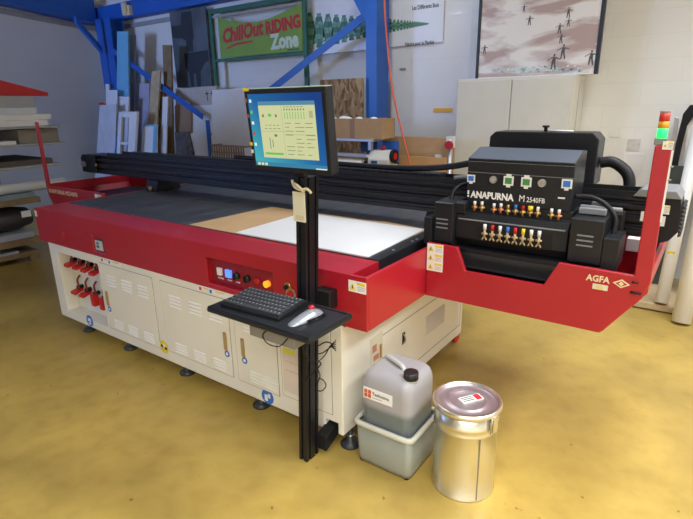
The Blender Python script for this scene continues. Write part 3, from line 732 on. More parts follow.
# monitor
MT = Matrix.Translation((-.2329, -.2, 1.5588)) @ Matrix.Rotation(math.radians(5.3), 4, 'X')
mo = thing('monitor', (-.243, -.2, 1.56), 'black flat monitor showing yellow printer software window, on the post', 'monitor')
mw, mh = .2019, .1578
part('monitor_case', MB().box(-mw, mw, .0, .045, -mh, mh, None, MT).box(-mw+.05, mw-.05, .045, .060, .0, mh-.04, None, MT), BLK2, mo, .005)
bz = MB(); bw = .018
bz.box(-mw, mw, -.004, -.0002, mh-bw, mh, None, MT).box(-mw, mw, -.004, -.0002, -mh, -mh+bw, None, MT).box(-mw, -mw+bw*.8, -.004, -.0002, -mh+bw, mh-bw, None, MT).box(mw-bw, mw, -.004, -.0002, -mh+bw, mh-bw, None, MT)
part('bezel', bz, BLK2, mo, .001)
def screenmat():
    m = bpy.data.materials.new('desktop_screen'); m.use_nodes = True; n = m.node_tree.nodes; l = m.node_tree.links; b = n['Principled BSDF']
    b.inputs['Base Color'].default_value = (0, 0, 0, 1); b.inputs['Roughness'].default_value = .3
    tc = n.new('ShaderNodeTexCoord'); sp = n.new('ShaderNodeSeparateXYZ'); l.new(tc.outputs['Generated'], sp.inputs[0])
    mp = n.new('ShaderNodeMath'); mp.operation = 'MULTIPLY_ADD'; mp.inputs[1].default_value = -.55
    l.new(sp.outputs[0], mp.inputs[0])
    m2 = n.new('ShaderNodeMath'); m2.operation = 'MULTIPLY_ADD'; m2.inputs[1].default_value = -.55; m2.inputs[2].default_value = 1.0
    l.new(sp.outputs[2], m2.inputs[0]); l.new(m2.outputs[0], mp.inputs[2])
    r = n.new('ShaderNodeValToRGB'); e = r.color_ramp.elements
    e[0].position = .0; e[0].color = (.006, .045, .22, 1); e[1].position = .95; e[1].color = (.06, .42, .48, 1)
    k = e.new(.45); k.color = (.010, .12, .34, 1)
    l.new(mp.outputs[0], r.inputs[0]); l.new(r.outputs[0], b.inputs['Emission Color']); b.inputs['Emission Strength'].default_value = 1.0
    return m
sx0, sx1, sz0, sz1 = -mw+bw*.8, mw-bw, -mh+bw, mh-bw
scr = part('screen', MB().box(sx0, sx1, -.0025, -.0005, sz0, sz1, None, MT), screenmat(), mo)
def em(nm, c, s_=1): return mat(nm, (0, 0, 0), .4, var=0, emis=c, estr=s_, spec=0)
WIN = em('window_yellow', (.62, .64, .34)); WT = em('window_title', (.10, .25, .36)); WG = em('window_green', (.16, .52, .12)); WK = em('window_text', (.16, .20, .12)); WP = em('window_pale', (.72, .74, .5)); WWH = em('taskbar_white', (.75, .80, .85)); WLN = em('window_rule', (.42, .45, .25))
ui = MB()
wx0, wx1, wz0, wz1 = -.136, .148, -.105, .105
def u_(a, b, c, d, m_, lay=1): ui.box(wx0+(wx1-wx0)*a, wx0+(wx1-wx0)*b, -.0025-.0004*lay, -.0025, wz0+(wz1-wz0)*c, wz0+(wz1-wz0)*d, m_, MT)
u_(0, 1, 0, 1, WIN); u_(0, 1, .96, 1.03, WT, 2)
u_(.01, .42, .49, .50, WLN, 2); u_(.42, .425, .02, .95, WLN, 2); u_(.44, .97, .44, .45, WLN, 2)
for i in range(8): u_(.47+i*.048, .479+i*.048, .72, .84, WG, 3); u_(.466+i*.048, .484+i*.048, .87, .90, WK, 3)
for i in range(6): u_(.46+i*.06, .50+i*.06, .925, .935, WK, 3)
u_(.04, .38, .06, .10, WG, 3); u_(.17, .23, .76, .81, WG, 3); u_(.06, .09, .75, .80, WK, 3); u_(.30, .33, .75, .80, WK, 3); u_(.90, .96, .74, .86, WLN, 3)
random.seed(3)
for r in range(9):
    z_ = .08+r*.07
    for c in range(3):
        if random.random() < .75:
            a = .46+c*.18; u_(a, a+random.uniform(.06, .16), z_, z_+.010, WK, 3)
for i in range(4): u_(.10+i*.07, .14+i*.07, .60, .61, WK, 3); u_(.08+i*.08, .13+i*.08, .54, .55, WK, 3)
u_(.15, .16, .17, .38, WK, 3); u_(.20, .21, .20, .34, WK, 3); u_(.25, .30, .40, .44, WK, 3)
part('application_window', ui, None, scr)
ic = MB()
for i, mm_ in enumerate((WWH, WG, WWH, em('icon_red', (.5, .08, .05)), WWH)):
    z_ = sz1-.02-i*.042; ic.box(sx0+.006, sx0+.018, -.0032, -.0025, z_-.012, z_, mm_, MT)
for i in range(3): ic.box(sx0+.012+i*.02, sx0+.026+i*.02, -.0032, -.0025, sz0+.003, sz0+.013, WP, MT)
part('desktop_icons', ic, None, scr)['kind'] = 'stuff'
part('taskbar', MB().box(sx0, sx1, -.0028, -.0025, sz0, sz0+.016, em('taskbar', (.05, .22, .36)), MT), None, scr)
ic = MB()
ic.box(sx1-.055, sx1-.002, -.0034, -.0025, sz0-.010, sz0+.004, WWH, MT)
part('clock_strip', ic, None, scr)
tp = MB().box(-mw-.004, -mw+.028, -.006, -.004, mh-.006, mh+.006, YEL, MT)
for z_, m_ in ((.05, COPPER), (-.06, YEL), (-.09, WHT), (.11, COPPER)): tp.box(-mw-.002, -mw+.010, -.006, -.004, z_, z_+.014, m_, MT)
part('tape_tabs', tp, None, mo)
part('lit_top_edge', MB().box(-mw+.03, mw, -.002, .040, mh, mh+.002, mat('lit_edge_green', (.35, .50, .38), .5), MT), None, mo)  # pale green strip paints the light along the monitor's top edge

# note and tape on post
na = .0
nx = x0+shear(1.27)
tag(part('paper_note', MB().box(nx-.012, nx+.052, -.1545, -.1515, 1.195, 1.318, PAPERC).box(nx+.0, nx+.046, -.156, -.1545, 1.203, 1.222, TAPE), None, None), 'cream paper note taped to the front of the black post below the monitor', 'note')
tpz = MB()
tpz.tube([(nx-.008, -.158, 1.365), (nx+.012, -.166, 1.340), (nx+.045, -.168, 1.330), (nx+.07, -.160, 1.335), (nx+.088, -.155, 1.318)], .006, TAPE, 6, 4)
tpz.tube([(nx+.0, -.158, 1.352), (nx+.03, -.172, 1.348), (nx+.06, -.165, 1.322)], .006, TAPE, 6, 4)
tag(part('masking_tape', tpz, TAPE, None), 'crumpled strip of masking tape stuck at the top of the post', 'tape')

# ------------------------------------------------------------ canister, crate, pail
cr = thing('plastic_crate', (.07, .12, 0), 'translucent grey plastic tub on the floor holding the canister', 'tub')
CRM = mat('grey_translucent_tub', (.28, .29, .235), .35, var=.05); CRR = mat('tub_rim', (.56, .55, .46), .4, var=.03)
def rrect(x0, x1, y0, y1, r, n=5):
    pts = []
    for cx_, cy_, a0 in ((x1-r, y1-r, 0), (x0+r, y1-r, 90), (x0+r, y0+r, 180), (x1-r, y0+r, 270)):
        for i in range(n+1):
            a = math.radians(a0+90*i/n); pts.append((cx_+r*math.cos(a), cy_+r*math.sin(a)))
    return pts
def loft(mb, secs, m, cap0=True, cap1=True, smooth=True):
    k = mb.mi(m); rings = [[mb.bm.verts.new((p[0], p[1], z)) for p in pts] for pts, z in secs]
    n = len(rings[0])
    for A, B in zip(rings, rings[1:]):
        for j in range(n):
            f = mb.bm.faces.new([A[j], A[(j+1) % n], B[(j+1) % n], B[j]]); f.smooth = smooth; f.material_index = k
    if cap0: mb.bm.faces.new(rings[0][::-1]).material_index = k
    if cap1: mb.bm.faces.new(rings[-1]).material_index = k
    return mb
kx0, kx1, ky0, ky1 = -.080, .228, .0, .300
tubm = MB()
loft(tubm, [(rrect(kx0+.016, kx1-.014, ky0+.012, ky1-.012, .03), .006), (rrect(kx0+.010, kx1-.010, ky0+.008, ky1-.008, .03), .03), (rrect(kx0+.004, kx1-.004, ky0+.004, ky1-.004, .03), .205), (rrect(kx0+.010, kx1-.010, ky0+.010, ky1-.010, .026), .205), (rrect(kx0+.022, kx1-.022, ky0+.018, ky1-.018, .024), .018)], CRM)
part('tub_wall', tubm, None, cr)
rimm = MB()
loft(rimm, [(rrect(kx0-.002, kx1+.002, ky0-.002, ky1+.002, .034), .204), (rrect(kx0-.006, kx1+.006, ky0-.006, ky1+.006, .036), .210), (rrect(kx0-.006, kx1+.006, ky0-.006, ky1+.006, .036), .224), (rrect(kx0+.0, kx1-.0, ky0+.0, ky1-.0, .032), .228), (rrect(kx0+.012, kx1-.012, ky0+.012, ky1-.012, .024), .228), (rrect(kx0+.012, kx1-.012, ky0+.012, ky1-.012, .024), .2045), (rrect(kx0-.002, kx1+.002, ky0-.002, ky1+.002, .034), .204)], CRR, False, False)
part('tub_rim', rimm, None, cr)
for q in ((kx0+.035, ky0+.03), (kx1-.035, ky0+.03), (kx0+.035, ky1-.03), (kx1-.035, ky1-.03)): part('tub_foot', MB().cyl((q[0], q[1], 0), (q[0], q[1], .012), .016, None, BLK), BLK, cr)
# canister
def canmat():
    m = bpy.data.materials.new('canister_plastic'); m.use_nodes = True; n = m.node_tree.nodes; l = m.node_tree.links; b = n['Principled BSDF']
    tc = n.new('ShaderNodeTexCoord'); sp = n.new('ShaderNodeSeparateXYZ'); l.new(tc.outputs['Object'], sp.inputs[0])
    r = n.new('ShaderNodeValToRGB'); e = r.color_ramp.elements
    mr = n.new('ShaderNodeMapRange'); mr.inputs['From Min'].default_value = 0; mr.inputs['From Max'].default_value = .5
    l.new(sp.outputs[2], mr.inputs['Value']); l.new(mr.outputs[0], r.inputs[0])
    e[0].position = .56; e[0].color = (.145, .17, .175, 1); e[1].position = .62; e[1].color = (.36, .35, .365, 1)
    l.new(r.outputs[0], b.inputs['Base Color']); b.inputs['Roughness'].default_value = .32; b.inputs['Subsurface Weight'].default_value = .15
    b.inputs['Subsurface Radius'].default_value = (.02, .02, .02)
    return m
cn = thing('jerrycan', (.08, .15, .03), 'grey translucent jerrycan with black cap standing in the tub', 'canister')
a0, a1, c0, c1 = -.060, .208, .022, .280
cm = MB()
secs = [(rrect(a0+.012, a1-.012, c0+.012, c1-.012, .04, 6), .020), (rrect(a0+.002, a1-.002, c0+.002, c1-.002, .045, 6), .035), (rrect(a0, a1, c0, c1, .045, 6), .10), (rrect(a0+.002, a1-.002, c0+.002, c1-.002, .045, 6), .26), (rrect(a0, a1, c0, c1, .05, 6), .40), (rrect(a0+.002, a1-.002, c0+.002, c1-.002, .05, 6), .435), (rrect(a0+.010, a1-.008, c0+.012, c1-.008, .05, 6), .462), (rrect(a0+.024, a1-.018, c0+.030, c1-.020, .05, 6), .480), (rrect(a0+.045, a1-.038, c0+.055, c1-.04, .04, 6), .487), (rrect(a0+.07, a1-.06, c0+.08, c1-.06, .03, 6), .484)]
loft(cm, secs, canmat())
part('jerrycan_body', cm, None, cn)
CANL = mat('canister_handle', (.50, .50, .47), .35)
part('carry_handle', MB().tube([(-.02, .195, .476), (-.01, .190, .494), (.02, .178, .498), (.07, .155, .498), (.10, .142, .495), (.115, .135, .476)], .012, CANL, 10, 5), None, cn)
cap_ = Vector((.172, .092, .468))
part('spout', MB().cyl(cap_, cap_+Vector((0, 0, .02)), .030, None, CANL), None, cn)
cm2 = MB().cyl(cap_+Vector((0, 0, .012)), cap_+Vector((0, 0, .047)), .032, .031, mat('black_cap', (.018, .018, .02), .3), 28)
for i in range(20):
    a = 2*math.pi*i/20; cm2.cyl(cap_+Vector((.031*math.cos(a), .031*math.sin(a), .014)), cap_+Vector((.031*math.cos(a), .031*math.sin(a), .044)), .0028, None, MATS['black_cap'], 6)
part('screw_cap', cm2, None, cn)
lm = MB(); lx0, lx1, lz0, lz1 = -.035, .118, .352, .408
lm.box(lx0, lx1, c0-.003, c0+.001, lz0, lz1, PAPER)
for i in (0, 1):
    for j in (0, 1): lm.box(lx0+.006+i*.020, lx0+.022+i*.020, c0-.0045, c0-.003, lz0+.008+j*.021, lz0+.026+j*.021, mat('orange_red_print', (.62, .10, .03), .6, var=0))
lm.text('Technova', .024, (lx0+.048, c0-.004, lz0+.026), X, Z, LETK, .001, sx=.95)
lm.box(lx0+.05, lx0+.10, c0-.004, c0-.003, lz0+.012, lz0+.015, PIPEG)
part('label_sticker', lm, None, cn)
# pail
PC = Vector((.412, .160, 0)); PR, PH = .137, .428
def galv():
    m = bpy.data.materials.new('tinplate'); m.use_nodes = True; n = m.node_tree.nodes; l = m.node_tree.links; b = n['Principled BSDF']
    b.inputs['Metallic'].default_value = .92; b.inputs['Roughness'].default_value = .28; b.inputs['Base Color'].default_value = (.80, .76, .60, 1)  # yellow tint in the base colour stands in for the floor's golden reflection
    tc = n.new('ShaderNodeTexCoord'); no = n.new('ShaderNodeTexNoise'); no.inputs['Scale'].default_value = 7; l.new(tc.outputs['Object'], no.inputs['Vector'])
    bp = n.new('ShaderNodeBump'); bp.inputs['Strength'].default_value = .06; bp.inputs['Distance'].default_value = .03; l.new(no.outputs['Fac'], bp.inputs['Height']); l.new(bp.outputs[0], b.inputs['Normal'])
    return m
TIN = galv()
pl = thing('metal_pail', PC, 'shiny round tinplate drum with lid standing on the floor right of the jerrycan', 'drum')
pp_ = [(0, .006), (PR-.006, .006), (PR-.004, 0), (PR+.001, 0), (PR+.002, .006), (PR-.002, .010), (PR-.002, .315), (PR+.003, .320), (PR-.002, .326), (PR-.002, .345), (PR+.003, .350), (PR-.002, .356), (PR-.002, PH-.012), (0, PH-.012)]
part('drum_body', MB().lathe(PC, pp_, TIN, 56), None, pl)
seam_a = math.radians(-42)
part('seam', MB().box(PR-.0035, PR+.0005, -.002, .002, .008, .318, mat('dark_seam', (.25, .25, .24), .5, metal=.6), Matrix.Translation(PC) @ Matrix.Rotation(seam_a, 4, 'Z')), None, pl)
lp = [(PR+.002, PH-.018), (PR+.008, PH-.016), (PR+.009, PH-.004), (PR+.005, PH), (PR-.004, PH+.001), (PR-.010, PH-.006), (PR-.014, PH-.010), (PR-.05, PH-.010), (PR-.055, PH-.006), (PR-.062, PH-.006), (PR-.068, PH-.010), (.0, PH-.010)]
lid = part('lid', MB().lathe(PC, lp, mat('lid_lacquered', (.46, .40, .42), .32, metal=.7, var=.04), 56), None, pl)
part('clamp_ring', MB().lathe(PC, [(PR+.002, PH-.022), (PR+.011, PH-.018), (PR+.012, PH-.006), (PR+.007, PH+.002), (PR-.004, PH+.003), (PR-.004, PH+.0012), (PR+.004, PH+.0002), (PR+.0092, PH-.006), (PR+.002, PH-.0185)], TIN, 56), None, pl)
LMx = Matrix.Translation((PC.x+.010, PC.y+.018, PH-.0098)) @ Matrix.Rotation(math.radians(56), 4, 'Z')
lm = MB().box(-.052, .052, -.022, .022, 0, .005, PAPER, LMx).box(.018, .046, -.020, .020, .005, .0055, LETR, LMx)
for k in range(3): lm.box(-.045, .010, -.014+k*.012, -.009+k*.012, .005, .0055, LETK, LMx)
part('lid_label', lm, None, pl)
clA = math.radians(-18)
CM_ = Matrix.Translation(PC) @ Matrix.Rotation(clA, 4, 'Z')
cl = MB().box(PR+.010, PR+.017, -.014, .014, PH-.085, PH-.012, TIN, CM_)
for yy in (-.02, .02): cl.cyl((PR+.008, yy, PH-.09), (PR+.012, yy, PH-.015), .003, None, STEEL, 8, CM_)
cl.cyl((PR+.008, -.02, PH-.09), (PR+.008, .02, PH-.09), .003, None, STEEL, 8, CM_)
part('latch', cl, None, pl)

# ------------------------------------------------------------ background
def slab(name, pts, y, t, m, label, cat, group=None, lean=0, bevel=.003, parent=None):
    """upright sheet: pts are (x, z) corners at distance y, leaning back by lean towards the wall"""
    mb = MB().prism([(p.x, p.z) for p in pts], 'y', y, y+t)
    if lean:
        zt = max(p.z for p in pts)
        for v in mb.bm.verts: v.co.y -= lean*(1-v.co.z/zt)
    o = part(name, mb, m, None, bevel)
    return tag(o, label, cat, group)
def rect(u0, v0, u1, y, zbot=0.0, u0b=None):
    """board whose top edge runs from pixel (u0,v0) across to u1, standing on zbot"""
    a = py(u0, v0, y); b = py(u1, v0, y)
    return [Vector((a.x, y, zbot)), Vector((b.x, y, zbot)), Vector((b.x, y, a.z)), Vector((a.x, y, a.z))]

# cupboard
cu = thing('cupboard', (-.57, 3.6, 0), 'tall beige two-door steel cupboard against the back wall under the skier poster', 'cupboard')
part('cupboard_body', MB().box(-1.135, -.005, 3.42, 3.82, 0, 1.875), CUP, cu, .004)
for a, b in ((-1.120, -.574), (-.566, -.02)):
    d = part('cupboard_door', MB().box(a, b, 3.402, 3.419, .06, 1.855), CUP, cu, .003)
part('lock', MB().cyl((-.52, 3.402, 1.1), (-.52, 3.39, 1.1), .012, None, STEEL).box(-.56, -.50, 3.385, 3.39, 1.0, 1.02, STEEL), None, cu)
part('shelf_gap', MB().box(-.0055, -.003, 3.43, 3.80, 1.36, 1.364, LINE).box(.0-.004, .0-.002, 3.60, 3.604, .1, 1.8, LINE), None, cu)

# skier poster
po = thing('poster', (-.47, 3.5, 1.88), 'framed snow poster with small skiers, leaning on the wall above the cupboard', 'poster')
pa = py(476, 77, 3.55); pb = py(596, 76, 3.55)
PZ0, PZ1, PX0, PX1, PYY = 1.877, 2.72, pa.x, pb.x, 3.55
def snowmat():
    m = bpy.data.materials.new('snow_print'); m.use_nodes = True; n = m.node_tree.nodes; l = m.node_tree.links; b = n['Principled BSDF']
    tc = n.new('ShaderNodeTexCoord'); mp = n.new('ShaderNodeMapping'); mp.inputs['Rotation'].default_value = (0, math.radians(24), 0); mp.inputs['Scale'].default_value = (1.2, 1, 4.5)
    no = n.new('ShaderNodeTexNoise'); no.inputs['Scale'].default_value = 1.4; no.inputs['Detail'].default_value = 5; no.inputs['Distortion'].default_value = .4
    l.new(tc.outputs['Object'], mp.inputs[0]); l.new(mp.outputs[0], no.inputs['Vector'])
    r = n.new('ShaderNodeValToRGB'); e = r.color_ramp.elements; e[0].position = .42; e[0].color = (.50, .38, .37, 1); e[1].position = .54; e[1].color = (.84, .82, .81, 1)
    l.new(no.outputs['Fac'], r.inputs[0]); l.new(r.outputs[0], b.inputs['Base Color']); b.inputs['Roughness'].default_value = .35
    return m
sheet = part('poster_sheet', MB().box(PX0+.02, PX1-.02, PYY, PYY+.012, PZ0+.01, PZ1), snowmat(), po)
fr = mat('dark_frame', (.03, .04, .06), .4)
for nm, bx in (('frame_bar', (PX0-.005, PX0+.022, PYY-.012, PYY+.03, PZ0, PZ1)), ('frame_bar', (PX1-.022, PX1+.012, PYY-.012, PYY+.03, PZ0, PZ1)), ('frame_bar', (PX0+.022, PX1-.022, PYY-.008, PYY+.03, PZ0, PZ0+.010)), ('frame_bar', (PX0+.022, PX1-.022, PYY-.008, PYY+.03, PZ1-.01, PZ1+.01))):
    part(nm, MB().box(*bx), fr if bx[1]-bx[0] < .1 or bx[5] > 2.2 else WHT, po, .003)
SK = mat('skier_print', (.11, .11, .12), .5, var=.2)
def figure(u, v, s_):
    p = py(u, v, PYY); x_, z_ = p.x, p.z; mb = MB(); y_ = PYY-.0015
    def poly(pts): mb.prism([(x_+a*s_, z_+b*s_) for a, b in pts], 'y', y_, PYY)
    poly([(-.22, -.1), (.2, -.15), (.25, .35), (-.05, .5)]); poly([(-.05, .5), (.15, .5), (.15, .75), (-.05, .75)])
    poly([(-.25, -.9), (-.1, -.9), (.02, -.1), (-.2, -.1)]); poly([(.2, -.95), (.35, -.9), (.2, -.1), (.0, -.1)])
    poly([(.2, .3), (.75, .1), (.75, .2), (.2, .45)]); poly([(-.1, .35), (-.7, .05), (-.7, .15), (-.1, .45)])
    return mb
for (u, v, s_) in ((484.5, 49, .048), (529.5, 20, .05), (524, 8, .04), (559.5, 28, .052), (561, 38, .05), (563, 51, .075), (553.5, 61, .08), (568.5, 12, .052), (568.5, 22, .042), (591, 57, .075)):
    part('skier_figure', figure(u, v, s_), SK, sheet)
random.seed(5)
gf = MB()
for i in range(110):
    u = random.uniform(492, 583); v = 72+random.uniform(-4, 2.0)-(u-492)*.03
    p = py(u, v, PYY); s_ = random.uniform(.006, .014)
    gf.prism([(p.x-s_, p.z-s_*.6), (p.x+s_*.8, p.z-s_*.4), (p.x+s_, p.z+s_*.9), (p.x-s_*.4, p.z+s_*.5)], 'y', PYY-.0012, PYY, random.choice([mat('mint_print', (.45, .70, .55), .5, var=0), mat('sky_print', (.25, .60, .80), .5, var=0), PAPER]))
gf_o = part('border_speckles', gf, None, sheet); gf_o['kind'] = 'stuff'

# banner with a row of green trees on the door and wall
bn = thing('tree_banner', (-2.6, 3.75, 2.3), 'white banner with a receding row of green fir trees behind the blue column', 'banner')
bsh = part('banner_sheet', MB().prism([(-3.28, 2.26), (-1.48, 2.285), (-1.48, 2.93), (-3.28, 2.93)], 'y', 3.772, 3.7815), mat('banner_white', (.80, .83, .90), .35, var=.02), bn)
TG = [mat('tree_green_a', (.06, .20, .14), .5, var=.5, scale=30), mat('tree_green_b', (.16, .34, .24), .5, var=.5, scale=30)]
us = [309]
while us[-1] < 428: us.append(us[-1]+max(1.6, 9.6*((432-us[-1])/123)**.8))
for i, u in enumerate(us):
    t = (432-u)/123
    vt = 23.5-11.0*t**.8; vb = 23.5+(26 if u < 345 else 25)*t**.95
    w = (us[i+1]-u if i+1 < len(us) else 1.2)
    a = py(u, vt, 3.77); b = py(u, vb, 3.77); cx_ = a.x; wl = (py(u+w, vt, 3.77).x-a.x); h = a.z-b.z
    mb = MB()
    for k, (ww, z0, z1) in enumerate(((.30, .70, 1.0), (.44, .66, .90), (.60, .42, .76), (.66, .28, .58), (.52, .14, .40), (.36, .0, .26))):
        mb.prism([(cx_-ww*wl, b.z+h*z0), (cx_+ww*wl, b.z+h*z0), (cx_+ww*wl*.8, b.z+h*z1), (cx_-ww*wl*.8, b.z+h*z1)], 'y', 3.7716-.0003*k, 3.772, TG[(i+k) % 2])
    part('tree_print', mb, None, bsh)
a = py(412, 8.2, 3.77); b = py(437, 5.5, 3.77)
part('banner_lettering', MB().text('Les Différents Bois', .062, (a.x, 3.771, a.z-.02), X, Z, LETK, .001, bold=.001, fit=.32), LETK, bsh)
a = py(405, 44, 3.77)
part('banner_lettering', MB().text('Nature pour la Planète', .055, (a.x, 3.771, a.z-.022), X, Z, LETK, .001, bold=.001, fit=.36), LETK, bsh)
tag(part('yellow_sticker', MB().box(-1.575, -1.34, 3.784, 3.788, 1.548, 1.592), mat('orange_yellow_strip', (.85, .45, .03), .5), None), 'long orange yellow sticker on the white door beside the cupboard', 'sticker')

# chillout sign in a green frame
sg = thing('banner_stand', (-4.2, 3.68, 0), 'green tube frame standing by the back wall and carrying the green banner', 'stand')
for x_ in (-5.07, -3.33): part('upright', MB().box(x_-.03, x_+.03, 3.66, 3.70, 0, 2.96), GREENF, sg, .004)
for z_, w_ in ((2.935, .03), (2.285, .022)): part('crossbar', MB().box(-5.04, -3.36, 3.665, 3.695, z_-w_, z_+w_), GREENF, sg, .004)
part('crossbar', MB().box(-5.04, -3.36, 3.67, 3.69, 2.85, 2.88), PIPEG, sg, .003)
bn2 = thing('banner', (-4.15, 3.65, 2.3), 'lime green fabric banner reading ChillOut Riding Zone on the green frame', 'banner')
top = [(-4.90, 2.85), (-4.65, 2.78), (-4.40, 2.735), (-4.12, 2.72), (-3.9, 2.74), (-3.7, 2.78), (-3.5, 2.825), (-3.35, 2.86)]
bp_ = [(-4.90, 2.31), (-3.365, 2.31)]+top[::-1]
GB = mat('lime_fabric', (.22, .38, .07), .7, var=.06)
fb = part('banner_fabric', MB().prism(bp_, 'y', 3.652, 3.6598), GB, bn2)
part('banner_lettering', MB().text('ChillOut', .25, (-4.83, 3.650, 2.505), (1, 0, .07), Z, LETR, .002, shear=.2, bold=.010, fit=.80), LETR, fb, label='red script lettering')
part('banner_lettering', MB().text('RIDING', .21, (-3.98, 3.650, 2.555), (1, 0, .06), Z, LETR, .002, bold=.010, fit=.60), LETR, fb, label='red capital lettering')
part('banner_lettering', MB().text('Zone', .25, (-3.90, 3.650, 2.365), (1, 0, .02), Z, mat('pale_green_white', (.62, .74, .62), .6, var=0), .002, bold=.012, fit=.50), None, fb, label='white lettering')
part('underline', MB().prism([(-4.76, 2.42), (-4.55, 2.462), (-4.24, 2.475), (-4.24, 2.50), (-4.55, 2.49), (-4.76, 2.44)], 'y', 3.650, 3.652), LETR, fb)
part('small_text', MB().box(-3.62, -3.42, 3.650, 3.652, 2.325, 2.345, GREENF), GREENF, fb)

# dark abstract poster
dp_ = thing('dark_poster', (-5.5, 3.7, 1.9), 'large dark grey abstract picture hanging left of the green sign frame', 'picture')
q0 = py(169.5, 14, 3.72); q1 = py(212, 86, 3.72)
def smoky():
    return mat('smoky_print', (.085, .11, .13), .5, var=.6, scale=1.6)
dsh = part('picture_sheet', MB().box(q0.x, q1.x, 3.72, 3.735, q1.z, q0.z+.02), smoky(), dp_)
DK = mat('dark_shape_print', (.018, .024, .032), .6, var=.2)
W_ = q1.x-q0.x; H_ = q0.z-q1.z
def dshape(pts): return MB().prism([(q0.x+a*W_, q1.z+b*H_) for a, b in pts], 'y', 3.7185, 3.72)
part('dark_shape', dshape([(.02, .84), (.30, .83), (.34, .99), (.62, .99), (.62, .66), (.58, .60), (.58, .475), (.40, .475), (.40, .62), (.30, .66), (.02, .68)]), DK, dsh)
part('dark_shape', dshape([(.30, .46), (.98, .47), (.98, .34), (.85, .30), (.72, .20), (.70, .0), (.60, .0), (.58, .18), (.52, .18), (.50, .0), (.42, .0), (.40, .2), (.30, .28)]), DK, dsh)

# orange rope
tag(part('orange_rope', MB().tube([py(384, -90, 3.2), py(384.5, 0, 3.2), py(387, 40, 3.2), py(391, 80, 3.15), py(396, 108, 3.12), py(402, 132, 3.1), py(409, 160, 3.06), py(412, 180, 3.05)], .010, mat('orange_cord', (.75, .14, .06), .6), 8, 4), None), 'thin orange cord hanging down in front of the white door', 'cord')

# boards behind the laminator
slab('strand_board', rect(321, 80, 364, 3.36), 3.34, .018, OSB, 'mottled brown strand board leaning on the wall left of the blue column', 'board', lean=0)
slab('tan_board', rect(384, 136, 455, 3.2), 3.2, .02, CARD, 'large tan board standing behind the lower orange-brown board', 'board', bevel=.002)
slab('brown_board', rect(396, 155.5, 446, 3.11), 3.11, .025, mat('orange_brown_board', (.56, .32, .13), .7), 'orange-brown board standing in front of the large tan board', 'board', bevel=.002)
lam = thing('laminator', (-2.2, 2.85, 0), 'white roll laminator with silver rails and a red handwheel behind the gantry', 'laminator')
part('top_rail', MB().box(-3.3, -1.80, 2.86, 3.10, 1.270, 1.300), ALUS, lam, .006)
part('lower_rail', MB().box(-3.3, -1.85, 2.82, 2.90, 1.11, 1.145), ALUS, lam, .006)
part('media_roll', MB().cyl((-3.3, 2.90, 1.02), (-1.92, 2.90, 1.02), .085, None, PAPER, 28), None, lam)
eb = part('end_housing', MB().prism([(2.84, .3), (2.84, 1.10), (2.90, 1.185), (3.04, 1.185), (3.04, .3)], 'x', -1.855, -1.60), mat('ivory_casing', (.66, .64, .56), .45), lam, .012)
part('keypad', MB().box(-1.81, -1.72, 2.833, 2.8395, 1.00, 1.09, mat('pale_blue_pad', (.50, .60, .70), .4)).box(-1.80, -1.73, 2.829, 2.833, 1.055, 1.085, mat('lcd_dark', (.06, .09, .14), .3)).cyl((-1.765, 2.833, 1.02), (-1.765, 2.827, 1.02), .018, None, WHT), None, eb)
part('stop_button', MB().cyl((-1.74, 2.97, 1.186), (-1.74, 2.97, 1.225), .022, .028, RED2), None, eb)
part('handwheel', MB().cyl((-1.60, 2.93, 1.13), (-1.57, 2.93, 1.13), .070, None, BLK, 28).cyl((-1.57, 2.93, 1.13), (-1.565, 2.93, 1.13), .035, None, RED2, 20).cyl((-1.575, 2.93, 1.065), (-1.53, 2.93, 1.065), .010, None, BLK), None, eb)
part('roll_chuck', MB().cyl((-1.92, 2.90, 1.02), (-1.856, 2.90, 1.02), .05, None, BLK), None, lam)
part('rail_support', MB().box(-1.86, -1.82, 2.86, 2.90, 1.186, 1.269, ALUS).box(-3.30, -3.26, 2.86, 3.06, 0, 1.27, ALUS), ALUS, lam)
part('stand_leg', MB().box(-1.78, -1.68, 2.88, 3.0, 0, .3), ALUS, lam)
part('blue_panel', MB().box(-1.80, -1.62, 3.06, 3.09, .9, 1.27), BLUE, lam)
part('blue_panel', MB().box(-2.10, -1.90, 3.08, 3.10, 1.146, 1.269), mat('navy_panel', (.01, .03, .14), .5), lam)
bxA = thing('cardboard_box', (-2.1, 2.95, 1.30), 'open cardboard box with white packing inside, standing on the laminator top rail', 'box')
cbm = MB()
for bx in ((-2.62, -1.70, 2.88, 2.886, 1.302, 1.505), (-2.62, -1.70, 3.134, 3.14, 1.302, 1.505), (-2.62, -2.614, 2.886, 3.134, 1.302, 1.505), (-1.706, -1.70, 2.886, 3.134, 1.302, 1.505), (-2.614, -1.706, 2.886, 3.134, 1.302, 1.308)): cbm.box(*bx)
part('box_walls', cbm, CARD, bxA)
part('brown_tape', MB().box(-2.10, -2.04, 2.8775, 2.88, 1.302, 1.505), mat('brown_tape', (.33, .19, .08), .4), bxA)
for (x_, y_, r_) in ((-2.40, 2.96, .05), (-2.18, 2.95, .045), (-2.05, 2.98, .04), (-1.85, 2.96, .04), (-2.28, 3.02, .05)):
    o = part('packing_paper', MB().sphere((x_, y_, 1.488), r_, PAPER, (1.3, 1, .8), 10), None, None)
    tag(o, 'crumpled white packing paper sticking out of the open cardboard box', 'packing paper', 'packing paper in the cardboard box')
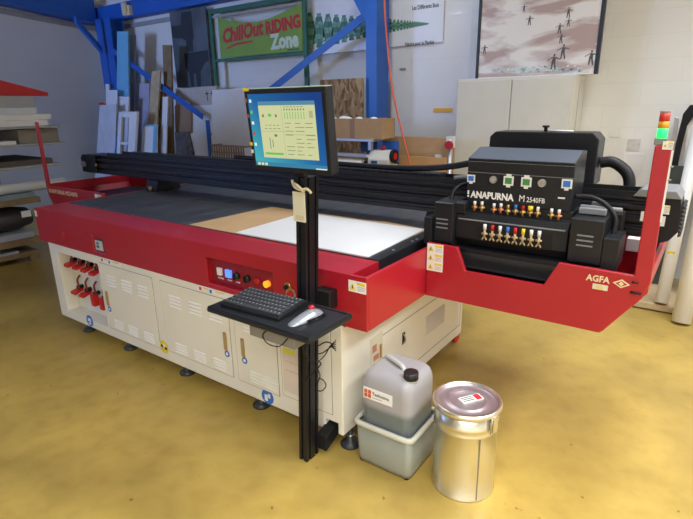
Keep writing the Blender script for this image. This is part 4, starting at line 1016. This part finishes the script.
# silver hand truck / pole with red disc
ht = thing('steel_pole', (-1.07, 3.25, 0), 'slim silver pole with a red disc between tan board and cupboard', 'pole')
part('pole', MB().cyl((-1.06, 3.15, 0), (-1.06, 3.15, 1.30), .022, None, ALUS).box(-1.10, -1.02, 3.13, 3.17, 1.22, 1.33, WHT), None, ht)
part('red_disc', MB().cyl((-1.06, 3.129, 1.245), (-1.06, 3.10, 1.245), .042, None, mat('deep_red', (.45, .02, .03), .4)), None, ht)
tag(part('white_strip', MB().box(-1.235, -1.165, 3.17, 3.19, 0, 1.14), PANELW, None), 'narrow white upright board left of the silver pole', 'board')
tag(part('wall_hook', MB().cyl((-1.11, 3.73, 1.62), (-1.11, 3.70, 1.62), .03, None, BLK).tube([(-1.11, 3.72, 1.60), (-1.10, 3.71, 1.52), (-1.13, 3.72, 1.44)], .016, RED2, 8, 3), None), 'small black round hook with red grip on the door frame by the cupboard', 'hook')

# leaning stock on the left back wall
def quad(y, *uv, foot=0.0):
    """outline of a standing sheet at distance y from its two top and two lower corners, sides carried on down to the floor"""
    tl, tr, br, bl = [py(u/3, v/3, y) for u, v in uv]
    def down(t, b):
        k = (t.z-foot)/(t.z-b.z); return Vector((t.x+(b.x-t.x)*k, y, foot))
    return [down(tl, bl), down(tr, br), tr, tl]
slab('blue_foam_board', quad(3.36, (351, 94), (383, 94), (386, 290), (350, 290)), 3.36, .03, LBLUE, 'tall light blue board standing beside the blue corner column', 'board')
slab('grey_strip', quad(3.56, (385, 105), (405, 105), (402, 300), (386, 300)), 3.56, .02, PANELG, 'tall dark grey strip standing just right of the light blue board', 'board')
slab('lilac_sheet', quad(3.53, (418, 250), (448, 250), (445, 370), (414, 370)), 3.53, .012, mat('lilac_sheet', (.44, .42, .54), .5), 'pale lilac sheet leaning on the wall between plank and blue board', 'sheet')
slab('timber_plank', quad(3.34, (455, 213), (480, 213), (471, 372), (443, 372)), 3.34, .03, WOOD, 'pale timber plank standing above the white board with blue edge', 'plank')
slab('brown_plank', quad(3.46, (487, 135), (512, 135), (520, 476), (499, 476)), 3.46, .03, WOODD, 'tallest brown plank standing left of the dark grey picture', 'plank')
wb = slab('white_blue_board', quad(3.20, (430, 375), (470, 373), (468, 472), (420, 472)), 3.20, .03, PANELW, 'white board with light blue edging in front of the pale plank', 'board')
eq = quad(3.196, (461, 373.5), (470, 373), (468, 472), (457, 472))
part('blue_edging', MB().prism([(p.x, p.z) for p in eq], 'y', 3.196, 3.1995), LBLUE, wb, label='light blue edging')
eq = [py(430/3, 375/3, 3.196), py(461/3, 373.5/3, 3.196), py(461/3, 379/3, 3.196), py(430/3, 380/3, 3.196)]
part('blue_edging', MB().prism([(p.x, p.z) for p in eq], 'y', 3.196, 3.1995), LBLUE, wb, label='light blue edging')
slab('white_lath', quad(3.30, (488, 290), (503, 290), (498, 475), (482, 475)), 3.30, .02, PANELW, 'thin white lath standing right of the pale timber plank', 'lath')
slab('brown_offcut', quad(3.40, (476, 275), (488, 275), (486, 300), (474, 300)), 3.40, .02, WOODD, 'narrow brown offcut just visible behind the thin white lath', 'offcut')
# white foam trestle
fr_ = thing('foam_trestle', (-6.4, 3.05, 0), 'open white foam frame standing in front of the white sheets at the left', 'frame')
def fbar(nm, uv, floor_=True):
    p = quad(3.05, *uv) if floor_ else [py(u/3, v/3, 3.05) for u, v in uv]
    part(nm, MB().prism([(q.x, q.z) for q in p], 'y', 3.05, 3.09), PANELW, fr_, .002)
fbar('upright', ((356, 335), (366, 335), (359, 470), (349, 470)))
fbar('upright', ((387, 335), (411, 335), (403, 470), (383, 470)))
fbar('rail', ((366.5, 335), (386.5, 335), (386, 352), (366, 352)), False)
fbar('rail', ((362, 427), (384.5, 427), (384, 434), (361.5, 434)), False)
slab('white_sheet', quad(3.34, (316, 252), (326, 252), (330, 300), (318, 300)), 3.34, .02, PANELW, 'narrow white sheet at the far left, top touching the blue column', 'sheet')
slab('white_sheet', quad(3.24, (327, 270), (351, 270), (350, 440), (327, 440)), 3.24, .02, PANELW, 'narrow white sheet just right of the narrowest one below the blue column', 'sheet')
slab('white_sheet', quad(3.29, (344, 289), (386, 290), (382, 440), (344, 440)), 3.29, .03, PANELW, 'wide white sheet standing behind the open white foam frame', 'sheet')
slab('pale_grey_sheet', quad(3.14, (299, 316), (349, 312), (345, 465), (289, 465)), 3.14, .02, mat('pale_grey_panel', (.58, .60, .66), .6), 'pale grey lower sheet left of the open white frame', 'sheet')
rp = py(300/3, 316/3, 3.14)
tag(part('red_clamp', MB().box(rp.x-.03, rp.x+.08, 3.135, 3.165, rp.z+.005, rp.z+.045).box(rp.x+.06, rp.x+.16, 3.135, 3.16, rp.z+.006, rp.z+.03), RED2, None, .004), 'small red clamp on top of the pale grey sheet', 'clamp')
slab('blue_strip', quad(3.12, (362, 352), (370, 352), (362, 420), (352, 420)), 3.10, .02, BLUE, 'narrow blue strip seen through the open white frame', 'strip')
# cartons and white sheets right of the planks
cs1 = slab('pale_carton', quad(3.56, (527, 266), (648, 257), (648, 312), (528, 316)), 3.56, .05, mat('pale_carton', (.50, .46, .42), .7), 'pale carton panel with two arrow marks above the brown cardboard', 'carton', bevel=.003)
ca = py(206, 91, 3.55)
for o_ in (0, .11):
    part('arrow_mark', MB().box(ca.x+o_, ca.x+o_+.012, 3.557, 3.5595, ca.z-.14, ca.z).box(ca.x+o_-.03, ca.x+o_+.04, 3.557, 3.5595, ca.z-.045, ca.z-.03), LETK, cs1)
slab('brown_cardboard', quad(3.50, (524, 316), (571, 310), (572, 395), (526, 396)), 3.50, .04, mat('dark_cardboard', (.30, .20, .13), .8), 'dark brown cardboard sheet standing under the pale carton', 'cardboard')
slab('white_sheet', quad(3.545, (573, 318), (640, 314), (640, 398), (573, 398)), 3.542, .012, PANELW, 'white sheet right of the brown cardboard, behind the blue diagonal brace', 'sheet')
slab('dark_sheet', quad(3.41, (521, 397), (563, 395), (580, 476), (526, 478)), 3.43, .02, mat('ribbed_dark', (.10, .09, .09), .7, var=.5, scale=14), 'low dark ribbed sheet in front of the brown cardboard', 'sheet')
slab('white_sheet', quad(3.45, (563, 400), (626, 398), (624, 478), (578, 478)), 3.46, .02, PANELW, 'low white sheet between the dark ribbed sheet and the slim blue post', 'sheet')
slab('large_white_sheet', quad(3.285, (636, 270), (780, 262), (770, 470), (634, 470)), 3.285, .015, PANELW, 'largest white sheet, leaning behind the monitor', 'sheet')
# brown wire crate in front
wc = thing('wire_basket', (-4.4, 3.1, 0), 'brown wire basket in front of the large white sheet left of the monitor', 'basket')
wa = py(212, 145, 3.1); wb_ = py(246, 146, 3.1); WIRE = mat('brown_wire', (.30, .20, .15), .6)
wm = MB()
nW = 14
for i in range(nW+1):
    x_ = wa.x+(wb_.x-wa.x)*i/nW; wm.box(x_-.008, x_+.008, 3.09, 3.106, .3, wa.z)
for z_ in (wa.z, wa.z-.09, wa.z-.18, wa.z-.27, wa.z-.36, .32): wm.box(wa.x-.01, wb_.x+.01, 3.088, 3.108, z_-.008, z_+.008)
part('front_grid', wm, WIRE, wc)
wm = MB()
for z_ in (wa.z, .32): wm.box(wa.x-.01, wa.x+.01, 3.109, 3.27, z_-.008, z_+.008).box(wb_.x-.01, wb_.x+.01, 3.109, 3.27, z_-.008, z_+.008)
part('side_rails', wm, WIRE, wc)
for x_ in (wa.x+.02, wb_.x-.02): part('leg', MB().box(x_-.015, x_+.015, 3.09, 3.12, 0, .3), WIRE, wc)
slab('small_white_sheet', rect(244, 148, 256, 3.02, .0), 3.02, .02, PANELW, 'small white panel right of the brown wire basket', 'panel')

# rack on the far left
rk = thing('storage_rack', (-5.9, .3, 0), 'steel and timber storage rack at the far left filled with sheet stock', 'rack')
RX0, RX1 = -6.2, -5.0
def shelf(z, y0, y1, t, m, nm='shelf'): return part(nm, MB().box(RX0, RX1, y0, y1, z-t, z), m, rk, .004)
shelf(1.475, -1.6, 1.28, .025, PIPEG); shelf(1.290, -1.6, 1.30, .022, PIPEG); shelf(1.06, -1.6, 1.20, .03, PIPEG); shelf(.71, -1.6, .92, .06, WOODD); shelf(.27, -1.6, .84, .07, WOODD); shelf(.12, -1.6, .80, .05, WOODD)
for y_ in (-1.55, .95): part('upright', MB().box(RX0-.045, RX0, y_, y_+.05, 0, 1.50), PIPEG, rk, .003)
for y_ in (-1.5, .70): part('rack_foot', MB().box(RX1-.10, RX1-.005, y_, y_+.10, 0, .0695), WOODD, rk, .004)
def onrack(nm, x0, x1, y0, y1, z0, z1, m, label, cat, group=None):
    return tag(part(nm, MB().box(x0, x1, y0, y1, z0, z1), m, None, .003), label, cat, group)
def tri():
    pts = []
    for u, v in ((-40, 66), (0, 80), (48, 92.5), (48, 96), (0, 96), (-40, 96)):
        p = pxx(u, v, -5.25); pts.append((p.y, p.z))
    return MB().prism(pts, 'x', -5.30, -5.25), pts
tm, tpts = tri()
tag(part('red_sheet', tm, RED2, None), 'long red tapering panel lying on top of the storage rack', 'panel')
zt_ = min(p[1] for p in tpts)
onrack('grey_sheet_stack', -6.0, -5.12, -1.3, 1.10, 1.672, zt_-.001, PANELG, 'grey sheets stacked on the rack directly under the red panel', 'sheets')
for i in range(6):
    onrack('white_profile', -6.15+.19*i, -5.99+.19*i, -1.5, 1.27-.02*i, 1.476, 1.540, PANELW, 'pale plastic profile lying in the row on the top shelf of the rack', 'profile', 'pale profiles on the top shelf')
onrack('white_sheet_stack', -6.1, -5.05, -1.4, 1.22, 1.541, 1.600, PANELW, 'lower stack of white sheets lying across the pale profiles on the rack', 'sheets')
onrack('white_sheet_stack', -6.1, -5.10, -1.4, 1.10, 1.601, 1.671, mat('bluish_white', (.62, .66, .72), .5), 'bluish white sheets lying under the grey sheets on the rack', 'sheets')
onrack('tan_sheet_stack', -6.1, -5.08, .85, 1.28, 1.291, 1.440, mat('dusty_tan', (.26, .23, .20), .7), 'dusty tan stack at the far end of the second shelf', 'sheets')
onrack('grey_offcuts', -6.0, -5.03, -.9, .80, 1.291, 1.330, PANELW, 'thin pale offcuts lying on the second shelf near its front', 'sheets')
onrack('dark_sheet_stack', -6.0, -5.05, -1.2, 1.15, 1.061, 1.115, mat('dark_brown_sheet', (.10, .08, .07), .7), 'dark brown sheets lying on the third shelf of the rack', 'sheets')
onrack('grey_slab', -6.0, -5.03, -1.2, .60, 1.116, 1.15, PANELG, 'grey slab lying on the dark brown sheets of the third shelf', 'sheets')
tag(part('teal_sheets', MB().box(-5.9, -5.03, -.4, .88, .711, .764, mat('teal_grey', (.22, .30, .33), .6)), None, None), 'teal grey sheets lying on the wooden shelf beneath the white roll', 'sheets')
tag(part('white_roll', MB().cyl((-5.12, -1.2, .822), (-5.12, 1.26, .822), .056, None, PAPER, 24), None), 'long white roll lying on the teal sheets of the wooden shelf', 'roll')
bd = MB()
for y_, r_ in ((-1.2, .05), (-1.1, .11), (-.6, .135), (0, .125), (.45, .13), (.70, .10), (.78, .04)): pass
prof_b = [(-1.2, .05), (-1.1, .11), (-.6, .135), (0, .128), (.45, .135), (.74, .125), (.86, .10), (.88, .04)]
rg = []
for y_, r_ in prof_b:
    rg.append([bd.bm.verts.new((-5.30+r_*1.7*math.cos(2*math.pi*j/20), y_, .471+r_*math.sin(2*math.pi*j/20))) for j in range(20)])
for A, B in zip(rg, rg[1:]):
    for j in range(20):
        f = bd.bm.faces.new([A[j], A[(j+1) % 20], B[(j+1) % 20], B[j]]); f.smooth = True
bd.bm.faces.new(rg[0]); bd.bm.faces.new(rg[-1])
tag(part('dark_bundle', bd, mat('dark_wrap', (.05, .045, .045), .6, var=.3), None), 'dark wrapped bundle lying on the lower timber shelf of the rack', 'bundle')
onrack('grey_block', -5.6, -5.03, -1.1, .80, .271, .335, PANELG, 'grey foam slab under the dark bundle on the lower timber shelf', 'slab')
onrack('white_sheet_low', -6.1, -5.66, -.6, .30, .271, .290, PANELW, 'white sheet lying beside the dark bundle on the lower timber shelf', 'sheet')
onrack('pale_grey_offcut', -5.9, -5.02, -.9, .60, .121, .150, PANELG, 'pale grey sheet lying on the lowest timber shelf', 'sheet')
tg = pxx(27, 214, -5.05)
tag(part('paper_tag', MB().box(-5.072, -5.066, tg.y-.05, tg.y+.05, tg.z-.035, tg.z+.035), PAPER, None), 'small white tag on the front of the dark bundle', 'tag')

# right-hand side
def roll(name, a, b, r, label, tags=()):
    t = thing(name, a, label, 'roll')
    a = Vector(a); b = Vector(b)
    part('roll_body', MB().cyl(a, b, r, None, mat('white_roll_film', (.88, .88, .88), .4, var=.02), 28), None, t)
    d = (b-a).normalized()
    part('core', MB().cyl(a-d*.003, a+d*.01, r*.45, None, CARD, 20), None, t)
    for k in tags:
        c = a.lerp(b, k); part('yellow_tag', MB().box(c.x-.03, c.x+.02, c.y-r-.004, c.y-r+.01, c.z-.012, c.z+.012), YEL, t)
    return t
ra0 = pz(661, 303, .075); ra1 = py(703, 112, 3.45)
roll('paper_roll', ra0, ra0.lerp(ra1, 1.0), .048, 'white roll standing on the pale plank behind the red arm', (.27,))
rb0 = pz(681, 322, .012); rb1 = py(716, 160, 2.98)
roll('paper_roll', rb0, rb0.lerp(rb1, 1.5), .066, 'thicker white roll standing on the floor at the right edge')
pk0 = pz(640, 302, .0); 
tag(part('floor_plank', MB().box(.62, 1.9, 2.86, 3.72, .012, .062, WOOD).box(.70, .78, 2.90, 3.46, .0, .012, WOODD).box(1.5, 1.6, 2.90, 3.46, 0, .012, WOODD), None, None, .003), 'pale plank platform on floor under the rolls right of the printer', 'platform')
tag(part('dark_sheet', MB().prism([(3.40, .064), (3.42, .064), (3.58, 1.10), (3.56, 1.10)], 'x', .74, .99), DARKG, None, .002), 'dark green glossy sheet leaning on the wall behind the right-hand rolls', 'sheet')
tag(part('grey_sheet', MB().prism([(3.22, .064), (3.25, .064), (3.58, 1.50), (3.55, 1.50)], 'x', 1.05, 1.30), mat('grey_green_sheet', (.16, .18, .17), .4), None, .002), 'grey green sheet leaning between the two white rolls', 'sheet')
# black upright panel with grey edge at far right
bk = MB()
for (u0, v0), (u1, v1) in (((672, 125), (690, 100)),): pass
pts = [py(u, v, 3.62) for u, v in ((666, 188), (671, 188), (681, 150), (687, 126), (693, 117), (702, 114), (702, 104), (690, 105), (683, 114), (676, 142))]
pts[0].z = pts[1].z = .064
bkm = MB().prism([(p.x, p.z) for p in pts], 'y', 3.62, 3.66)
tag(part('black_gooseneck_bar', bkm, BLK, None, .004), 'black curved bar rising behind the red arm at the right edge', 'bar')
pts = [py(u, v, 3.70) for u, v in ((667, 190), (670, 190), (679, 118), (674, 117))]
pts[0].z = pts[1].z = .0; pts[0].x += .0
tag(part('aluminium_profile', MB().prism([(p.x, p.z) for p in pts], 'y', 3.74, 3.77), ALUS, None, .003), 'slim aluminium profile leaning on the wall behind the red arm', 'profile')
pts = [py(u, v, 3.40) for u, v in ((677, 200), (720, 200), (720, 112), (689, 112))]
tag(part('cream_sheet', MB().prism([(pts[0].x, .063), (pts[1].x, .063), (pts[2].x, pts[2].z), (pts[3].x, pts[3].z)], 'y', 3.67, 3.69), PANELW, None, .002), 'cream white panel behind the black curved bar', 'panel')
p0 = py(687, 112, 3.65); 
tag(part('cardboard_strip', MB().box(p0.x+.02, p0.x+.5, 3.655, 3.668, p0.z-.02, p0.z+.05), CARD, None), 'brown cardboard strip above the cream white panel', 'cardboard')
# notices on the right wall
def notice(u0, v0, u1, v1, m, label):
    a = py(u0, v0, 3.84); b = py(u1, v1, 3.84)
    return tag(part('paper_notice', MB().box(a.x, b.x, 3.843, 3.8498, b.z, a.z), m, None), label, 'notice')
notice(611.5, 122.5, 620, 137, PAPER, 'bright white paper sheet taped to the wall behind carriage hose')
notice(589, 126, 597, 134, PAPER, 'small white paper sheet on the wall right of the cupboard')
notice(628, 139, 639, 151, mat('grey_print_paper', (.60, .58, .54), .7, var=.15, scale=30), 'grey printed notice on the wall left of the red arm')
o = notice(602, 138, 620, 185, mat('pale_print_paper', (.74, .73, .70), .7), 'tall pale sheet on the wall framed by the carriage hose')
notice(628, 154, 638, 200, mat('pale_print_paper', (.74, .73, .70), .7), 'tall narrow pale sheet below the grey printed notice')

# ------------------------------------------------------------ light
def area(name, loc, sx, sy, e, col, rot=(0, 0, 0)):
    l = bpy.data.lights.new(name, 'AREA'); l.shape = 'RECTANGLE'; l.size = sx; l.size_y = sy; l.energy = e; l.color = col
    o = bpy.data.objects.new(name, l); COL.objects.link(o); o.location = loc; o.rotation_euler = rot
    return o
WARM = (.97, .985, 1.0); COOL = (.30, .47, 1.0)
for y_, k in ((-4.2, 2.5), (-1.4, .85), (1.3, 1.4)):
    for x_, e in ((3.1, 74), (1.1, 36)):
        l = area('tube_and_fill_light', (x_, y_, 3.9), .9, 2.0, e*k, WARM); l.data.spread = math.radians(135)
l = area('tube_and_fill_light', (-1.7, 2.2, 3.95), .6, 1.6, 26, (.85, .92, 1)); l.data.spread = math.radians(140)  # extra lamp added overhead to brighten the white door
# pair of tubes whose reflection shows on the glossy door
CM = Vector((CAM.x, 2*3.785-CAM.y, CAM.z))
for v_ in (14, 21):
    P1 = py(448, v_, 3.785); t_ = (4.1-CM.z)/(P1.z-CM.z); q = CM+(P1-CM)*t_
    area('tube_and_fill_light', q, 1.0, .07, 8, (.85, .92, 1))
l = area('cool_fill', (-7.5, -4.4, 2.5), 1.2, 1.8, 95, COOL, (math.radians(92), 0, math.radians(-14))); l.data.spread = math.radians(110)  # added cool fill tinting the left and back walls, no window there
w = bpy.data.worlds.new('world'); S.world = w; w.use_nodes = True
w.node_tree.nodes['Background'].inputs[0].default_value = (.5, .6, .8, 1); w.node_tree.nodes['Background'].inputs[1].default_value = .3
S.view_settings.view_transform = 'Standard'; S.view_settings.look = 'None'; S.view_settings.gamma = 1; S.view_settings.use_curve_mapping = False
S.view_settings.exposure = 0.0
S.cycles.use_denoising = True
S.cycles.max_bounces = 8
